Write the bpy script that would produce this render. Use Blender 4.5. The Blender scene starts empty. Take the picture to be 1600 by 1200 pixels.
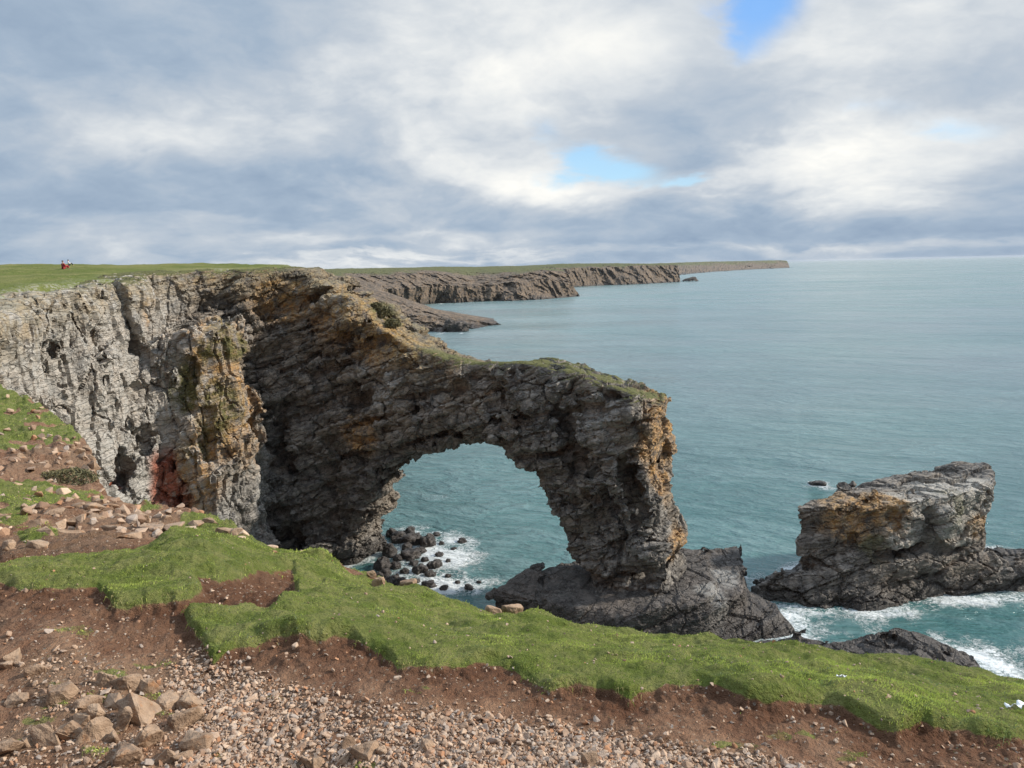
import bpy, bmesh, math, random
import numpy as np
from mathutils import Vector, Matrix, kdtree
random.seed(7); RNG = np.random.default_rng(11)
S = bpy.context.scene; COL = S.collection
f32 = np.float32

# ------------------------------------------------------------------ camera model
F = 1164.; PIT = math.radians(8.96); ROL = math.radians(1.24); EYE = np.array([0, 0, 42.])
def ray(u, v):
    x = (u-800)/F; y = (600-v)/F
    xr = x*math.cos(ROL)+y*math.sin(ROL); yr = -x*math.sin(ROL)+y*math.cos(ROL)
    d = np.array([xr, math.cos(PIT)+yr*math.sin(PIT), -math.sin(PIT)+yr*math.cos(PIT)])
    return d/d[1]
def at(u, v, D): return EYE+ray(u, v)*D
def atz(u, v, z=0.):
    r = ray(u, v); return EYE+r*((z-42)/r[2])
def project(p):
    q = np.asarray(p, float)-EYE
    f = q[..., 1]*math.cos(PIT)-q[..., 2]*math.sin(PIT)
    yr = (q[..., 1]*math.sin(PIT)+q[..., 2]*math.cos(PIT))/f; xr = q[..., 0]/f
    x = xr*math.cos(ROL)-yr*math.sin(ROL); y = xr*math.sin(ROL)+yr*math.cos(ROL)
    return 800+x*F, 600-y*F

# ------------------------------------------------------------------ tags
def tag(o, label=None, cat=None, group=None, kind=None):
    if cat and not kind: kind = 'thing'
    if label: o['label'] = label
    if cat: o['category'] = cat
    if group: o['group'] = group
    if kind: o['kind'] = kind
    return o
def empty(name, loc):
    o = bpy.data.objects.new(name, None); COL.objects.link(o); o.location = loc; return o

# ------------------------------------------------------------------ mesh from arrays
def mesh_np(name, V, faces, mat=None, attrs=None, smooth=False, parent=None):
    """faces: list of int arrays (n,k)"""
    me = bpy.data.meshes.new(name)
    V = np.ascontiguousarray(V, f32)
    me.vertices.add(len(V)); me.vertices.foreach_set('co', V.ravel())
    faces = [np.ascontiguousarray(f, np.int32) for f in faces if len(f)]
    nl = sum(f.size for f in faces); nf = sum(len(f) for f in faces)
    me.loops.add(nl); me.polygons.add(nf)
    me.loops.foreach_set('vertex_index', np.concatenate([f.ravel() for f in faces]))
    tot = np.concatenate([np.full(len(f), f.shape[1], np.int32) for f in faces])
    me.polygons.foreach_set('loop_start', np.concatenate([[0], np.cumsum(tot)[:-1]]).astype(np.int32))
    me.polygons.foreach_set('loop_total', tot)
    me.polygons.foreach_set('use_smooth', np.full(nf, smooth, bool))
    me.update(calc_edges=True)
    for k, a in (attrs or {}).items():
        a = np.asarray(a, f32)
        if a.ndim == 1:
            at_ = me.attributes.new(k, 'FLOAT', 'POINT'); at_.data.foreach_set('value', np.ascontiguousarray(a))
        else:
            at_ = me.attributes.new(k, 'FLOAT_VECTOR', 'POINT'); at_.data.foreach_set('vector', np.ascontiguousarray(a).ravel())
    if mat: me.materials.append(mat)
    o = bpy.data.objects.new(name, me); COL.objects.link(o)
    if parent: o.parent = parent
    return o
def grid_faces(nr, nc):
    i = np.arange(nr-1)[:, None]*nc+np.arange(nc-1)[None]
    return np.stack([i, i+1, i+nc+1, i+nc], -1).reshape(-1, 4)

# ------------------------------------------------------------------ numpy noise
def _h(ix, iy, iz, seed=0):
    h = (ix.astype(np.uint32)*np.uint32(374761393)+iy.astype(np.uint32)*np.uint32(668265263)
         + iz.astype(np.uint32)*np.uint32(2147483647)+np.uint32((seed*974634777) & 0xffffffff))
    h = (h ^ (h >> np.uint32(13)))*np.uint32(1274126177)
    h = (h ^ (h >> np.uint32(16)))*np.uint32(2246822519)
    return h ^ (h >> np.uint32(15))
_G = np.random.default_rng(3).normal(size=(256, 3)); _G = (_G/np.linalg.norm(_G, axis=1)[:, None]).astype(f32)
def pn(p, seed=0):
    p = np.asarray(p, f32); i = np.floor(p).astype(np.int32); f = p-i.astype(f32)
    w = f*f*f*(f*(f*6-15)+10); r = 0
    for dx in (0, 1):
        for dy in (0, 1):
            for dz in (0, 1):
                g = _G[_h(i[:, 0]+dx, i[:, 1]+dy, i[:, 2]+dz, seed) & np.uint32(255)]
                d = g[:, 0]*(f[:, 0]-dx)+g[:, 1]*(f[:, 1]-dy)+g[:, 2]*(f[:, 2]-dz)
                r = r+d*(w[:, 0] if dx else 1-w[:, 0])*(w[:, 1] if dy else 1-w[:, 1])*(w[:, 2] if dz else 1-w[:, 2])
    return r*1.5
def fbm(p, o=4, seed=0, gain=.5):
    r = 0; a = 1.; p = np.asarray(p, f32)
    for k in range(o):
        r = r+a*pn(p*(2.03**k), seed+k*7); a *= gain
    return r
def cells(p, seed=0, jit=.85):
    """value per voronoi cell in -1..1, and F2-F1"""
    p = np.asarray(p, f32); i = np.floor(p).astype(np.int32)
    b1 = np.full(len(p), 9., f32); b2 = b1.copy(); val = np.zeros(len(p), f32)
    for dx in (-1, 0, 1):
        for dy in (-1, 0, 1):
            for dz in (-1, 0, 1):
                c = i+np.array([dx, dy, dz], np.int32); h = _h(c[:, 0], c[:, 1], c[:, 2], seed)
                q = np.stack([(h & np.uint32(255)), (h >> np.uint32(8)) & np.uint32(255), (h >> np.uint32(16)) & np.uint32(255)], 1).astype(f32)/255
                d = np.abs(c.astype(f32)+f32(.5)+f32(jit)*(q-f32(.5))-p).max(1)   # box metric: blocky joints
                v = ((h >> np.uint32(24)) & np.uint32(255)).astype(f32)/127.5-1
                m = d < b1
                b2 = np.where(m, b1, np.minimum(b2, d)); val = np.where(m, v, val); b1 = np.where(m, d, b1)
    return val, b2-b1
def facets(p, seed=0, jit=.8, tilt=1.):
    """every voronoi cell is one tilted plane: angular slabs with straight edges; also F2-F1"""
    p = np.asarray(p, f32); i = np.floor(p).astype(np.int32)
    b1 = np.full(len(p), 9., f32); b2 = b1.copy(); val = np.zeros(len(p), f32)
    for dx in (-1, 0, 1):
        for dy in (-1, 0, 1):
            for dz in (-1, 0, 1):
                c = i+np.array([dx, dy, dz], np.int32); h = _h(c[:, 0], c[:, 1], c[:, 2], seed)
                q = np.stack([(h & np.uint32(255)), (h >> np.uint32(8)) & np.uint32(255), (h >> np.uint32(16)) & np.uint32(255)], 1).astype(f32)/255
                r = p-(c.astype(f32)+f32(.5)+f32(jit)*(q-f32(.5)))
                d = (r*r).sum(1)
                g = _G[(h >> np.uint32(20)) & np.uint32(255)]
                v = (((h >> np.uint32(24)) & np.uint32(255)).astype(f32)/127.5-1)*.6+tilt*(r*g).sum(1)
                m = d < b1
                b2 = np.where(m, b1, np.minimum(b2, d)); val = np.where(m, v, val); b1 = np.where(m, d, b1)
    return val, np.sqrt(b2)-np.sqrt(b1)
def sstep(a, b, x):
    t = np.clip((x-a)/(b-a), 0, 1); return t*t*(3-2*t)

# ------------------------------------------------------------------ 2d polygon sdf (negative inside)
def poly_sd(poly, X, Y):
    poly = np.asarray(poly, f32); X = X.astype(f32); Y = Y.astype(f32)
    d = np.full(X.shape, 1e9, f32); ins = np.zeros(X.shape, bool)
    n = len(poly)
    for k in range(n):
        a = poly[k]; b = poly[(k+1) % n]; e = b-a
        wx = X-a[0]; wy = Y-a[1]
        t = np.clip((wx*e[0]+wy*e[1])/max(1e-9, e@e), 0, 1)
        d = np.minimum(d, (wx-e[0]*t)**2+(wy-e[1]*t)**2)
        c = ((a[1] <= Y) != (b[1] <= Y))
        if abs(e[1]) > 1e-9:
            ins ^= c & (X < a[0]+(Y-a[1])/e[1]*e[0])
    d = np.sqrt(d); return np.where(ins, -d, d)
def rbf(ctrl, vals, smooth=0.):
    c = np.asarray(ctrl, float); v = np.asarray(vals, float); n = len(c)
    def phi(r): return np.where(r > 1e-9, r*r*np.log(np.maximum(r, 1e-9)), 0)
    K = phi(np.linalg.norm(c[:, None]-c[None], axis=2))+np.eye(n)*smooth
    Pm = np.hstack([np.ones((n, 1)), c]); Z = np.zeros((3, 3))
    w = np.linalg.solve(np.block([[K, Pm], [Pm.T, Z]]), np.concatenate([v, np.zeros(3)]))
    def ev(x):
        x = np.asarray(x, float); sh = x.shape[:-1]; x = x.reshape(-1, 2); out = np.empty(len(x))
        for s in range(0, len(x), 40000):
            q = x[s:s+40000]
            out[s:s+40000] = phi(np.linalg.norm(q[:, None]-c[None], axis=2))@w[:n]+w[n]+q@w[n+1:]
        return out.reshape(sh)
    return ev
def smax(a, b, k):
    h = np.clip(.5+.5*(a-b)/k, 0, 1); return b*(1-h)+a*h+k*h*(1-h)
def smin(a, b, k): return -smax(-a, -b, k)

# ------------------------------------------------------------------ surface nets
def surface_nets(D, org, h):
    sgn = D < 0
    nx, ny, nz = D.shape
    c = np.zeros((nx-1, ny-1, nz-1), np.uint8)
    offs = [(a, b, e) for a in (0, 1) for b in (0, 1) for e in (0, 1)]
    for (a, b, e) in offs: c += sgn[a:nx-1+a, b:ny-1+b, e:nz-1+e]
    act = np.argwhere((c > 0) & (c < 8))
    idx = np.full((nx-1, ny-1, nz-1), -1, np.int32); idx[act[:, 0], act[:, 1], act[:, 2]] = np.arange(len(act))
    acc = np.zeros((len(act), 3)); cnt = np.zeros(len(act))
    val = {o: D[act[:, 0]+o[0], act[:, 1]+o[1], act[:, 2]+o[2]].astype(float) for o in offs}
    for o in offs:
        for ax in range(3):
            if o[ax]: continue
            q = list(o); q[ax] = 1; q = tuple(q)
            a = val[o]; b = val[q]; m = (a < 0) != (b < 0)
            t = np.where(m, a/np.where(m, a-b, 1), 0)
            p = np.zeros((len(act), 3)); p[:] = o; p[:, ax] += t
            acc += np.where(m[:, None], p, 0); cnt += m
    V = (act+acc/cnt[:, None])*h+np.array(org)
    Q = []
    for ax in range(3):
        u, w = [(1, 2), (2, 0), (0, 1)][ax]
        sl0 = [slice(None)]*3; sl1 = [slice(None)]*3
        sl0[ax] = slice(0, -1); sl1[ax] = slice(1, None)
        a = sgn[tuple(sl0)]; b = sgn[tuple(sl1)]
        e = np.argwhere(a != b); neg = a[e[:, 0], e[:, 1], e[:, 2]]
        ok = (e[:, u] > 0) & (e[:, w] > 0) & (e[:, u] < D.shape[u]-1) & (e[:, w] < D.shape[w]-1)
        e = e[ok]; neg = neg[ok]
        def cell(du, dw):
            q = e.copy(); q[:, u] -= du; q[:, w] -= dw
            return idx[q[:, 0], q[:, 1], q[:, 2]]
        f = np.stack([cell(1, 1), cell(0, 1), cell(0, 0), cell(1, 0)], 1)
        f[~neg] = f[~neg][:, ::-1]
        Q.append(f)
    return V, np.concatenate(Q)
def drop_crumbs(V, Q, frac=.02):
    lab = np.arange(len(V)); e0 = Q.ravel(); e1 = np.roll(Q, -1, axis=1).ravel()
    while True:
        old = lab.copy(); m = np.minimum(lab[e0], lab[e1])
        np.minimum.at(lab, e0, m); np.minimum.at(lab, e1, m); lab = lab[lab]; lab = lab[lab]
        if (lab == old).all(): break
    n = np.bincount(lab[Q[:, 0]], minlength=len(V)); return Q[n[lab[Q[:, 0]]] > frac*len(Q)]
def vnormals(V, Q):
    fn = np.cross(V[Q[:, 2]]-V[Q[:, 0]], V[Q[:, 3]]-V[Q[:, 1]])
    N = np.zeros_like(V)
    for k in range(4):
        for a in range(3): N[:, a] += np.bincount(Q[:, k], fn[:, a], len(V))
    return N/np.maximum(1e-9, np.linalg.norm(N, axis=1))[:, None]
def subdiv(V, Q):
    E = np.concatenate([np.sort(Q[:, [k, (k+1) % 4]], 1) for k in range(4)])
    key = E[:, 0].astype(np.int64)*len(V)+E[:, 1]
    u, inv = np.unique(key, return_inverse=True)
    a = u//len(V); b = u % len(V); n = len(V); m = len(Q)
    em = inv.reshape(4, m).T+n; fm = np.arange(m)+n+len(u)
    V2 = np.concatenate([V, (V[a]+V[b])/2, V[Q].mean(1)])
    Q2 = np.concatenate([np.stack([Q[:, k], em[:, k], fm, em[:, (k-1) % 4]], 1) for k in range(4)])
    return V2, Q2
def compact(V, Q, attrs=None):
    used = np.zeros(len(V), bool); used[Q.ravel()] = True
    m = np.cumsum(used)-1
    return V[used], m[Q], {k: a[used] for k, a in (attrs or {}).items()}

# ------------------------------------------------------------------ node helper
class NT:
    def __init__(s, tree): s.t = tree; s.n = tree.nodes; s.l = tree.links
    def new(s, typ, **kw):
        n = s.n.new(typ)
        for k, v in kw.items(): setattr(n, k, v)
        return n
    def put(s, sock, v):
        if isinstance(v, bpy.types.NodeSocket): s.l.new(v, sock)
        elif v is not None:
            if sock.type == 'RGBA' and len(v) == 3: v = (*v, 1)
            sock.default_value = v
    def m(s, op, a, b=None, c=None, clamp=False):
        n = s.new('ShaderNodeMath', operation=op, use_clamp=clamp)
        for i, v in enumerate((a, b, c)):
            if v is not None: s.put(n.inputs[i], v)
        return n.outputs[0]
    def vm(s, op, a, b=None, out=0):
        n = s.new('ShaderNodeVectorMath', operation=op); s.put(n.inputs[0], a)
        if b is not None:
            if op == 'SCALE': s.put(n.inputs[3], b)
            else: s.put(n.inputs[1], b)
        return n.outputs[out]
    def mix(s, f, a, b, mode='MIX'):
        n = s.new('ShaderNodeMix', data_type='RGBA', blend_type=mode)
        s.put(n.inputs[0], f); s.put(n.inputs[6], a); s.put(n.inputs[7], b); return n.outputs[2]
    def noise(s, vec, scale, detail=4, rough=.55, out=0, dist=0., typ='FBM'):
        n = s.new('ShaderNodeTexNoise'); n.noise_type = typ
        s.put(n.inputs['Vector'], vec); n.inputs['Scale'].default_value = scale
        n.inputs['Detail'].default_value = detail; n.inputs['Roughness'].default_value = rough
        n.inputs['Distortion'].default_value = dist; return n.outputs[out]
    def voro(s, vec, scale, feature='F1', out='Distance'):
        n = s.new('ShaderNodeTexVoronoi'); n.feature = feature
        s.put(n.inputs['Vector'], vec); n.inputs['Scale'].default_value = scale
        return n.outputs[out]
    def ss(s, x, a, b):
        n = s.new('ShaderNodeMapRange', interpolation_type='SMOOTHSTEP')
        s.put(n.inputs[0], x); s.put(n.inputs[1], a); s.put(n.inputs[2], b); return n.outputs[0]
    def attr(s, name, out='Fac'):
        n = s.new('ShaderNodeAttribute'); n.attribute_name = name; return n.outputs[out]
    def comb(s, x, y, z):
        n = s.new('ShaderNodeCombineXYZ')
        for i, v in enumerate((x, y, z)): s.put(n.inputs[i], v)
        return n.outputs[0]
    def sep(s, v):
        n = s.new('ShaderNodeSeparateXYZ'); s.put(n.inputs[0], v); return n.outputs
    def bump(s, h, strength, dist, nrm=None):
        n = s.new('ShaderNodeBump'); n.inputs['Strength'].default_value = strength
        n.inputs['Distance'].default_value = dist; s.put(n.inputs['Height'], h)
        if nrm is not None: s.put(n.inputs['Normal'], nrm)
        return n.outputs[0]
def material(name):
    m = bpy.data.materials.new(name); m.use_nodes = True
    t = NT(m.node_tree); b = m.node_tree.nodes['Principled BSDF']; return m, t, b

# ------------------------------------------------------------------ materials
def rock_material(name, base=(.31, .28, .245), dark=(.105, .096, .087), warm=(.30, .235, .165), pale=(.42, .40, .365),
                  scale=1., dip=(-.3, 0.), turfcol=((.065, .07, .02), (.15, .14, .05))):
    m, t, b = material(name)
    P = t.new('ShaderNodeNewGeometry').outputs['Position']
    x, y, z = t.sep(P)
    bz = t.m('ADD', z, t.m('ADD', t.m('MULTIPLY', x, dip[0]), t.m('MULTIPLY', y, dip[1])))
    bed = t.comb(t.m('MULTIPLY', x, .25), t.m('MULTIPLY', y, .25), t.m('MULTIPLY', bz, 1.0))
    n1 = t.noise(P, .14*scale, 5, .6); n2 = t.noise(P, .9*scale, 6, .65); n3 = t.noise(P, 4.5*scale, 5, .65)
    nb = t.noise(bed, 1.3*scale, 6, .6)
    vert = t.noise(t.vm('MULTIPLY', P, (1.3, 1.3, .16)), .8*scale, 5, .6)
    c = t.mix(t.ss(n2, .38, .68), dark, base)
    c = t.mix(t.m('MULTIPLY', t.ss(n1, .45, .65), .38), c, warm)
    c = t.mix(t.m('MULTIPLY', t.ss(nb, .52, .7), .45), c, dark)
    c = t.mix(t.m('MULTIPLY', t.ss(vert, .55, .75), .4), c, (.3, .28, .25))
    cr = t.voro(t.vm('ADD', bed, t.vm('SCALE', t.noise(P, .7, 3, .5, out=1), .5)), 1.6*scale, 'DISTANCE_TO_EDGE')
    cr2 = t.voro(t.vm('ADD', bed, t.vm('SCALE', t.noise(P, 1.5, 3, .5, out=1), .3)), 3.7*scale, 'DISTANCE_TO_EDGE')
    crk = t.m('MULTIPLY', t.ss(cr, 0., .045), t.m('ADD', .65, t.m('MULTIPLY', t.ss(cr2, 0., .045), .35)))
    # pale limestone, ochre lichen, clay, green growth: masks stored on the mesh
    pm = t.m('MULTIPLY', t.attr('pale'), t.ss(t.m('ADD', vert, t.m('MULTIPLY', n3, .35)), .40, .70))
    c = t.mix(pm, c, pale)
    om = t.m('MULTIPLY', t.attr('orange'), t.m('MULTIPLY', t.ss(t.m('ADD', n2, t.m('MULTIPLY', n3, .4)), .5, .82), t.m('ADD', .5, t.m('MULTIPLY', t.ss(t.m('ADD', t.m('MULTIPLY', nb, .5), t.m('MULTIPLY', vert, .5)), .42, .56), .6))), clamp=True)
    c = t.mix(om, c, t.mix(t.ss(n3, .35, .65), (.42, .205, .065), (.46, .30, .13)))
    c = t.mix(t.m('MULTIPLY', t.attr('red'), t.ss(n2, .25, .5)), c, (.30, .095, .055))
    gm = t.m('MULTIPLY', t.attr('green'), t.ss(t.m('ADD', n2, t.m('MULTIPLY', n1, .3)), .5, .72), clamp=True)
    c = t.mix(gm, c, t.mix(n3, (.05, .065, .015), (.14, .13, .04)))
    wet = t.m('SUBTRACT', 1., t.ss(t.m('ADD', z, t.m('MULTIPLY', n2, 3.5)), 2.2, 6.5))
    c = t.mix(t.m('MULTIPLY', wet, .8), c, t.mix(n3, (.028, .024, .022), (.06, .05, .044)))
    c = t.mix(t.m('MULTIPLY', t.m('SUBTRACT', n3, .5), 1.0), c, t.mix(t.ss(n3, .3, .7), (.02, .018, .016), (.55, .5, .45)), 'MIX')
    c = t.mix(t.m('MULTIPLY', t.m('SUBTRACT', 1., crk), .42), c, (.035, .03, .026))  # crevice shade painted along the crack lines as a darker colour
    # turf on ledges and tops
    N = t.sep(t.new('ShaderNodeNewGeometry').outputs['Normal'])[2]
    tm = t.m('MULTIPLY', t.attr('turf'), t.ss(t.m('ADD', N, t.m('MULTIPLY', t.m('SUBTRACT', n2, .5), .9)), .55, .8), clamp=True)
    c = t.mix(tm, c, t.mix(t.noise(P, 2.2, 5, .7), turfcol[0], turfcol[1]))
    t.put(b.inputs['Base Color'], c)
    b.inputs['Roughness'].default_value = .85
    t.put(b.inputs['Roughness'], t.m('SUBTRACT', .9, t.m('MULTIPLY', wet, .45)))
    b.inputs['Specular IOR Level'].default_value = .3
    hgt = t.m('ADD', t.m('MULTIPLY', n2, .10), t.m('ADD', t.m('MULTIPLY', n3, .22), t.m('ADD', t.m('MULTIPLY', crk, .22), t.m('MULTIPLY', nb, .5))))
    t.put(b.inputs['Normal'], t.bump(hgt, .9, .55/scale))
    return m

def grassland_material():
    m, t, b = material('cliff_top_turf')
    P = t.new('ShaderNodeNewGeometry').outputs['Position']
    n1 = t.noise(P, .07, 4, .6); n2 = t.noise(P, .5, 6, .7); n3 = t.noise(P, 3., 4, .7)
    c = t.mix(t.ss(n1, .4, .6), (.12, .14, .036), (.19, .185, .065))
    c = t.mix(t.m('MULTIPLY', t.ss(n2, .5, .72), .7), c, (.23, .20, .085))
    c = t.mix(t.m('MULTIPLY', t.ss(n3, .5, .75), .45), c, (.04, .055, .012))
    c = t.mix(t.m('MULTIPLY', t.attr('edge'), t.ss(t.m('ADD', t.m('MULTIPLY', n3, .6), t.m('MULTIPLY', n2, .4)), .46, .60)), c, (.34, .32, .27))
    t.put(b.inputs['Base Color'], c); b.inputs['Roughness'].default_value = .95; b.inputs['Specular IOR Level'].default_value = .1
    t.put(b.inputs['Normal'], t.bump(t.m('ADD', n2, t.m('MULTIPLY', n3, .4)), .8, .5))
    return m

def ground_material():
    m, t, b = material('path_earth_and_turf')
    P = t.new('ShaderNodeNewGeometry').outputs['Position']
    turf = t.attr('turf'); scree = t.attr('scree'); damp = t.attr('bank')
    n0 = t.noise(P, .9, 5, .6); n1 = t.noise(P, 5., 6, .65); n2 = t.noise(P, 28., 5, .7); n3 = t.noise(P, 110., 3, .7)
    soil = t.mix(t.ss(n1, .35, .65), (.225, .115, .068), (.38, .225, .14))
    soil = t.mix(t.m('MULTIPLY', t.ss(n2, .52, .75), .6), soil, (.38, .26, .17))
    soil = t.mix(t.m('MULTIPLY', damp, .75), soil, t.mix(n2, (.075, .03, .015), (.165, .075, .04)))
    soil = t.mix(t.m('MULTIPLY', scree, t.ss(n0, .3, .7)), soil, (.26, .17, .11))
    # small chips in the soil
    vc = t.voro(P, 42., 'F1', 'Color'); vd = t.voro(P, 42., 'F1', 'Distance')
    chip = t.m('MULTIPLY', t.m('LESS_THAN', vd, .28), t.m('GREATER_THAN', t.sep(vc)[0], .72))
    soil = t.mix(t.m('MULTIPLY', chip, .8), soil, t.mix(t.sep(vc)[1], (.42, .30, .21), (.3, .25, .2)))
    g = t.mix(t.ss(n1, .35, .65), (.14, .175, .035), (.25, .25, .085))
    g = t.mix(t.m('MULTIPLY', t.ss(n2, .5, .7), .5), g, (.06, .08, .016))
    tm = t.ss(t.m('ADD', turf, t.m('MULTIPLY', t.m('SUBTRACT', n1, .5), .5)), .42, .58)
    t.put(b.inputs['Base Color'], t.mix(tm, soil, g))
    b.inputs['Roughness'].default_value = .95; b.inputs['Specular IOR Level'].default_value = .15
    clod = t.voro(t.vm('ADD', P, t.vm('SCALE', t.noise(P, 12., 3, .6, out=1), .06)), 26., 'F1')
    soilh = t.m('ADD', n1, t.m('ADD', t.m('MULTIPLY', n2, .6), t.m('ADD', t.m('MULTIPLY', n3, .3), t.m('MULTIPLY', clod, -.35))))
    t.put(b.inputs['Normal'], t.bump(soilh, 1., .085))
    return m

def stone_material(name, pebble=False):
    m, t, b = material(name)
    P = t.new('ShaderNodeTexCoord').outputs['Object']
    if pebble:
        tone = t.attr('tone'); hue = t.attr('hue')
        n = t.noise(P, 60., 4, .6)
        c = t.mix(tone, (.22, .135, .09), (.56, .41, .295))
        c = t.mix(t.m('MULTIPLY', t.ss(hue, .7, .95), .8), c, (.36, .30, .255))
        c = t.mix(t.m('SUBTRACT', 1., t.ss(hue, .0, .22)), c, (.38, .19, .10))
        c = t.mix(t.m('MULTIPLY', t.ss(n, .5, .7), .35), c, (.15, .10, .07))
        hgt = n; ds = .008
    else:
        rnd = t.new('ShaderNodeObjectInfo').outputs['Random']
        P = t.vm('ADD', P, t.vm('SCALE', t.comb(rnd, rnd, rnd), 31.))
        n = t.noise(P, 9., 6, .65); n2 = t.noise(P, 40., 5, .7)
        c = t.mix(t.ss(n, .35, .65), (.22, .14, .09), (.42, .29, .195))
        c = t.mix(t.m('MULTIPLY', t.ss(t.noise(P, 5., 5, .7), .52, .66), .3), c, (.36, .30, .25))
        c = t.mix(t.m('MULTIPLY', t.ss(t.noise(P, 14., 4, .6), .58, .7), .6), c, (.42, .20, .09))
        c = t.mix(t.m('MULTIPLY', t.ss(n2, .55, .75), .6), c, (.10, .065, .045))
        c = t.mix(t.m('MULTIPLY', rnd, .3), c, (.27, .19, .13))
        hgt = t.m('ADD', n, t.m('MULTIPLY', n2, .4)); ds = .03
    t.put(b.inputs['Base Color'], c); b.inputs['Roughness'].default_value = .9; b.inputs['Specular IOR Level'].default_value = .25
    t.put(b.inputs['Normal'], t.bump(hgt, .8, ds)); return m

def blade_material():
    m, t, b = material('grass_blades')
    tone = t.attr('tone'); hue = t.attr('hue'); tip = t.attr('tip')
    c = t.mix(tone, (.18, .25, .045), (.62, .70, .17))
    c = t.mix(t.ss(hue, .72, 1.), c, (.42, .37, .17))
    c = t.mix(t.m('SUBTRACT', 1., t.ss(hue, 0., .14)), c, (.2, .25, .15))
    t.put(b.inputs['Base Color'], c)
    b.inputs['Roughness'].default_value = .7; b.inputs['Specular IOR Level'].default_value = .2
    tr = t.new('ShaderNodeBsdfTranslucent'); t.put(tr.inputs[0], t.mix(.5, c, (.2, .28, .03)))
    ms = t.new('ShaderNodeMixShader'); ms.inputs[0].default_value = .4
    t.l.new(b.outputs[0], ms.inputs[1]); t.l.new(tr.outputs[0], ms.inputs[2])
    t.l.new(ms.outputs[0], t.n['Material Output'].inputs[0]); return m

def sea_material():
    m, t, b = material('sea_water')
    P = t.new('ShaderNodeNewGeometry').outputs['Position']
    x, y, z = t.sep(P)
    dist = t.vm('LENGTH', P, out=1)
    shore = t.attr('shore')
    W = t.vm('ADD', P, t.vm('SCALE', t.noise(P, .05, 3, .5, out=1), 8.))
    wv = t.new('ShaderNodeVectorRotate'); wv.rotation_type = 'Z_AXIS'; t.put(wv.inputs[0], W); wv.inputs['Angle'].default_value = .35
    A = t.vm('MULTIPLY', wv.outputs[0], (.36, 1., 1.))
    w1 = t.noise(A, .10, 3, .5); w2 = t.noise(A, .62, 4, .6); w3 = t.noise(A, 1.9, 4, .6)
    hgt = t.m('ADD', t.m('MULTIPLY', w1, 4.5), t.m('ADD', t.m('MULTIPLY', w2, 2.2), t.m('MULTIPLY', w3, .5)))
    cloud_shade = t.noise(P, .012, 3, .55)
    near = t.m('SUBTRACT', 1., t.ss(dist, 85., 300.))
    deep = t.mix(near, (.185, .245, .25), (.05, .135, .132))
    c = t.mix(t.ss(cloud_shade, .35, .65), deep, t.mix(.45, deep, (.08, .19, .185)))  # broad cloud shadow patches painted into the water colour
    c = t.mix(t.m('MULTIPLY', t.ss(t.m('ADD', t.m('MULTIPLY', w2, .6), t.m('MULTIPLY', w1, .4)), .42, .66), .45), c, (.22, .32, .32))  # lighter crests: thinner water, plus wave shading painted into the colour
    # foam: lacy, only near rock
    wn = t.vm('ADD', P, t.vm('SCALE', t.noise(P, .35, 4, .6, out=1), 3.2))
    f1 = t.noise(wn, .75, 6, .62); f2 = t.noise(wn, 2.3, 5, .62)
    ridg = t.m('SUBTRACT', 1., t.m('MULTIPLY', t.m('ABSOLUTE', t.m('SUBTRACT', f1, .5)), 9.))
    r2 = t.m('SUBTRACT', 1., t.m('MULTIPLY', t.m('ABSOLUTE', t.m('SUBTRACT', f2, .5)), 7.))
    patch = t.noise(P, .13, 4, .6)
    lace = t.m('MAXIMUM', t.m('MAXIMUM', ridg, t.m('MULTIPLY', r2, .8)), 0.)
    amt = t.m('MULTIPLY', shore, t.m('MULTIPLY', t.ss(patch, .36, .64), .72))
    foam = t.ss(t.m('ADD', t.m('MULTIPLY', lace, t.m('ADD', .12, t.m('MULTIPLY', amt, 1.35))), t.m('MULTIPLY', amt, t.m('SUBTRACT', f2, .25))), .36, .95)
    foam = t.m('MULTIPLY', foam, t.ss(shore, .02, .2))
    solid = t.m('MULTIPLY', t.ss(shore, .8, .98), t.ss(t.m('ADD', f2, patch), .85, 1.1))
    foam = t.m('MAXIMUM', foam, t.m('MULTIPLY', solid, .9))
    c = t.mix(t.m('MULTIPLY', foam, .9), c, (.78, .80, .80))
    t.put(b.inputs['Base Color'], c)
    t.put(b.inputs['Roughness'], t.m('ADD', t.m('MULTIPLY', foam, .5), t.m('ADD', .12, t.m('ADD', t.m('MULTIPLY', t.ss(t.noise(t.vm('MULTIPLY', P, (.25, 1., 1.)), .008, 4, .6), .4, .65), .14), t.m('MULTIPLY', t.ss(dist, 100., 1500.), .12)))))
    b.inputs['IOR'].default_value = 1.38
    w0 = t.noise(t.vm('MULTIPLY', wv.outputs[0], (.3, 1., 1.)), .035, 3, .5)
    bn = t.new('ShaderNodeBump'); bn.inputs['Distance'].default_value = .55
    t.put(bn.inputs['Height'], t.m('ADD', t.m('MULTIPLY', w0, 9.), t.m('ADD', hgt, t.m('MULTIPLY', foam, .2))))
    t.put(bn.inputs['Strength'], t.m('SUBTRACT', 1., t.m('MULTIPLY', t.ss(dist, 120., 2200.), .72)))
    t.put(b.inputs['Normal'], bn.outputs[0])
    return m

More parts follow.
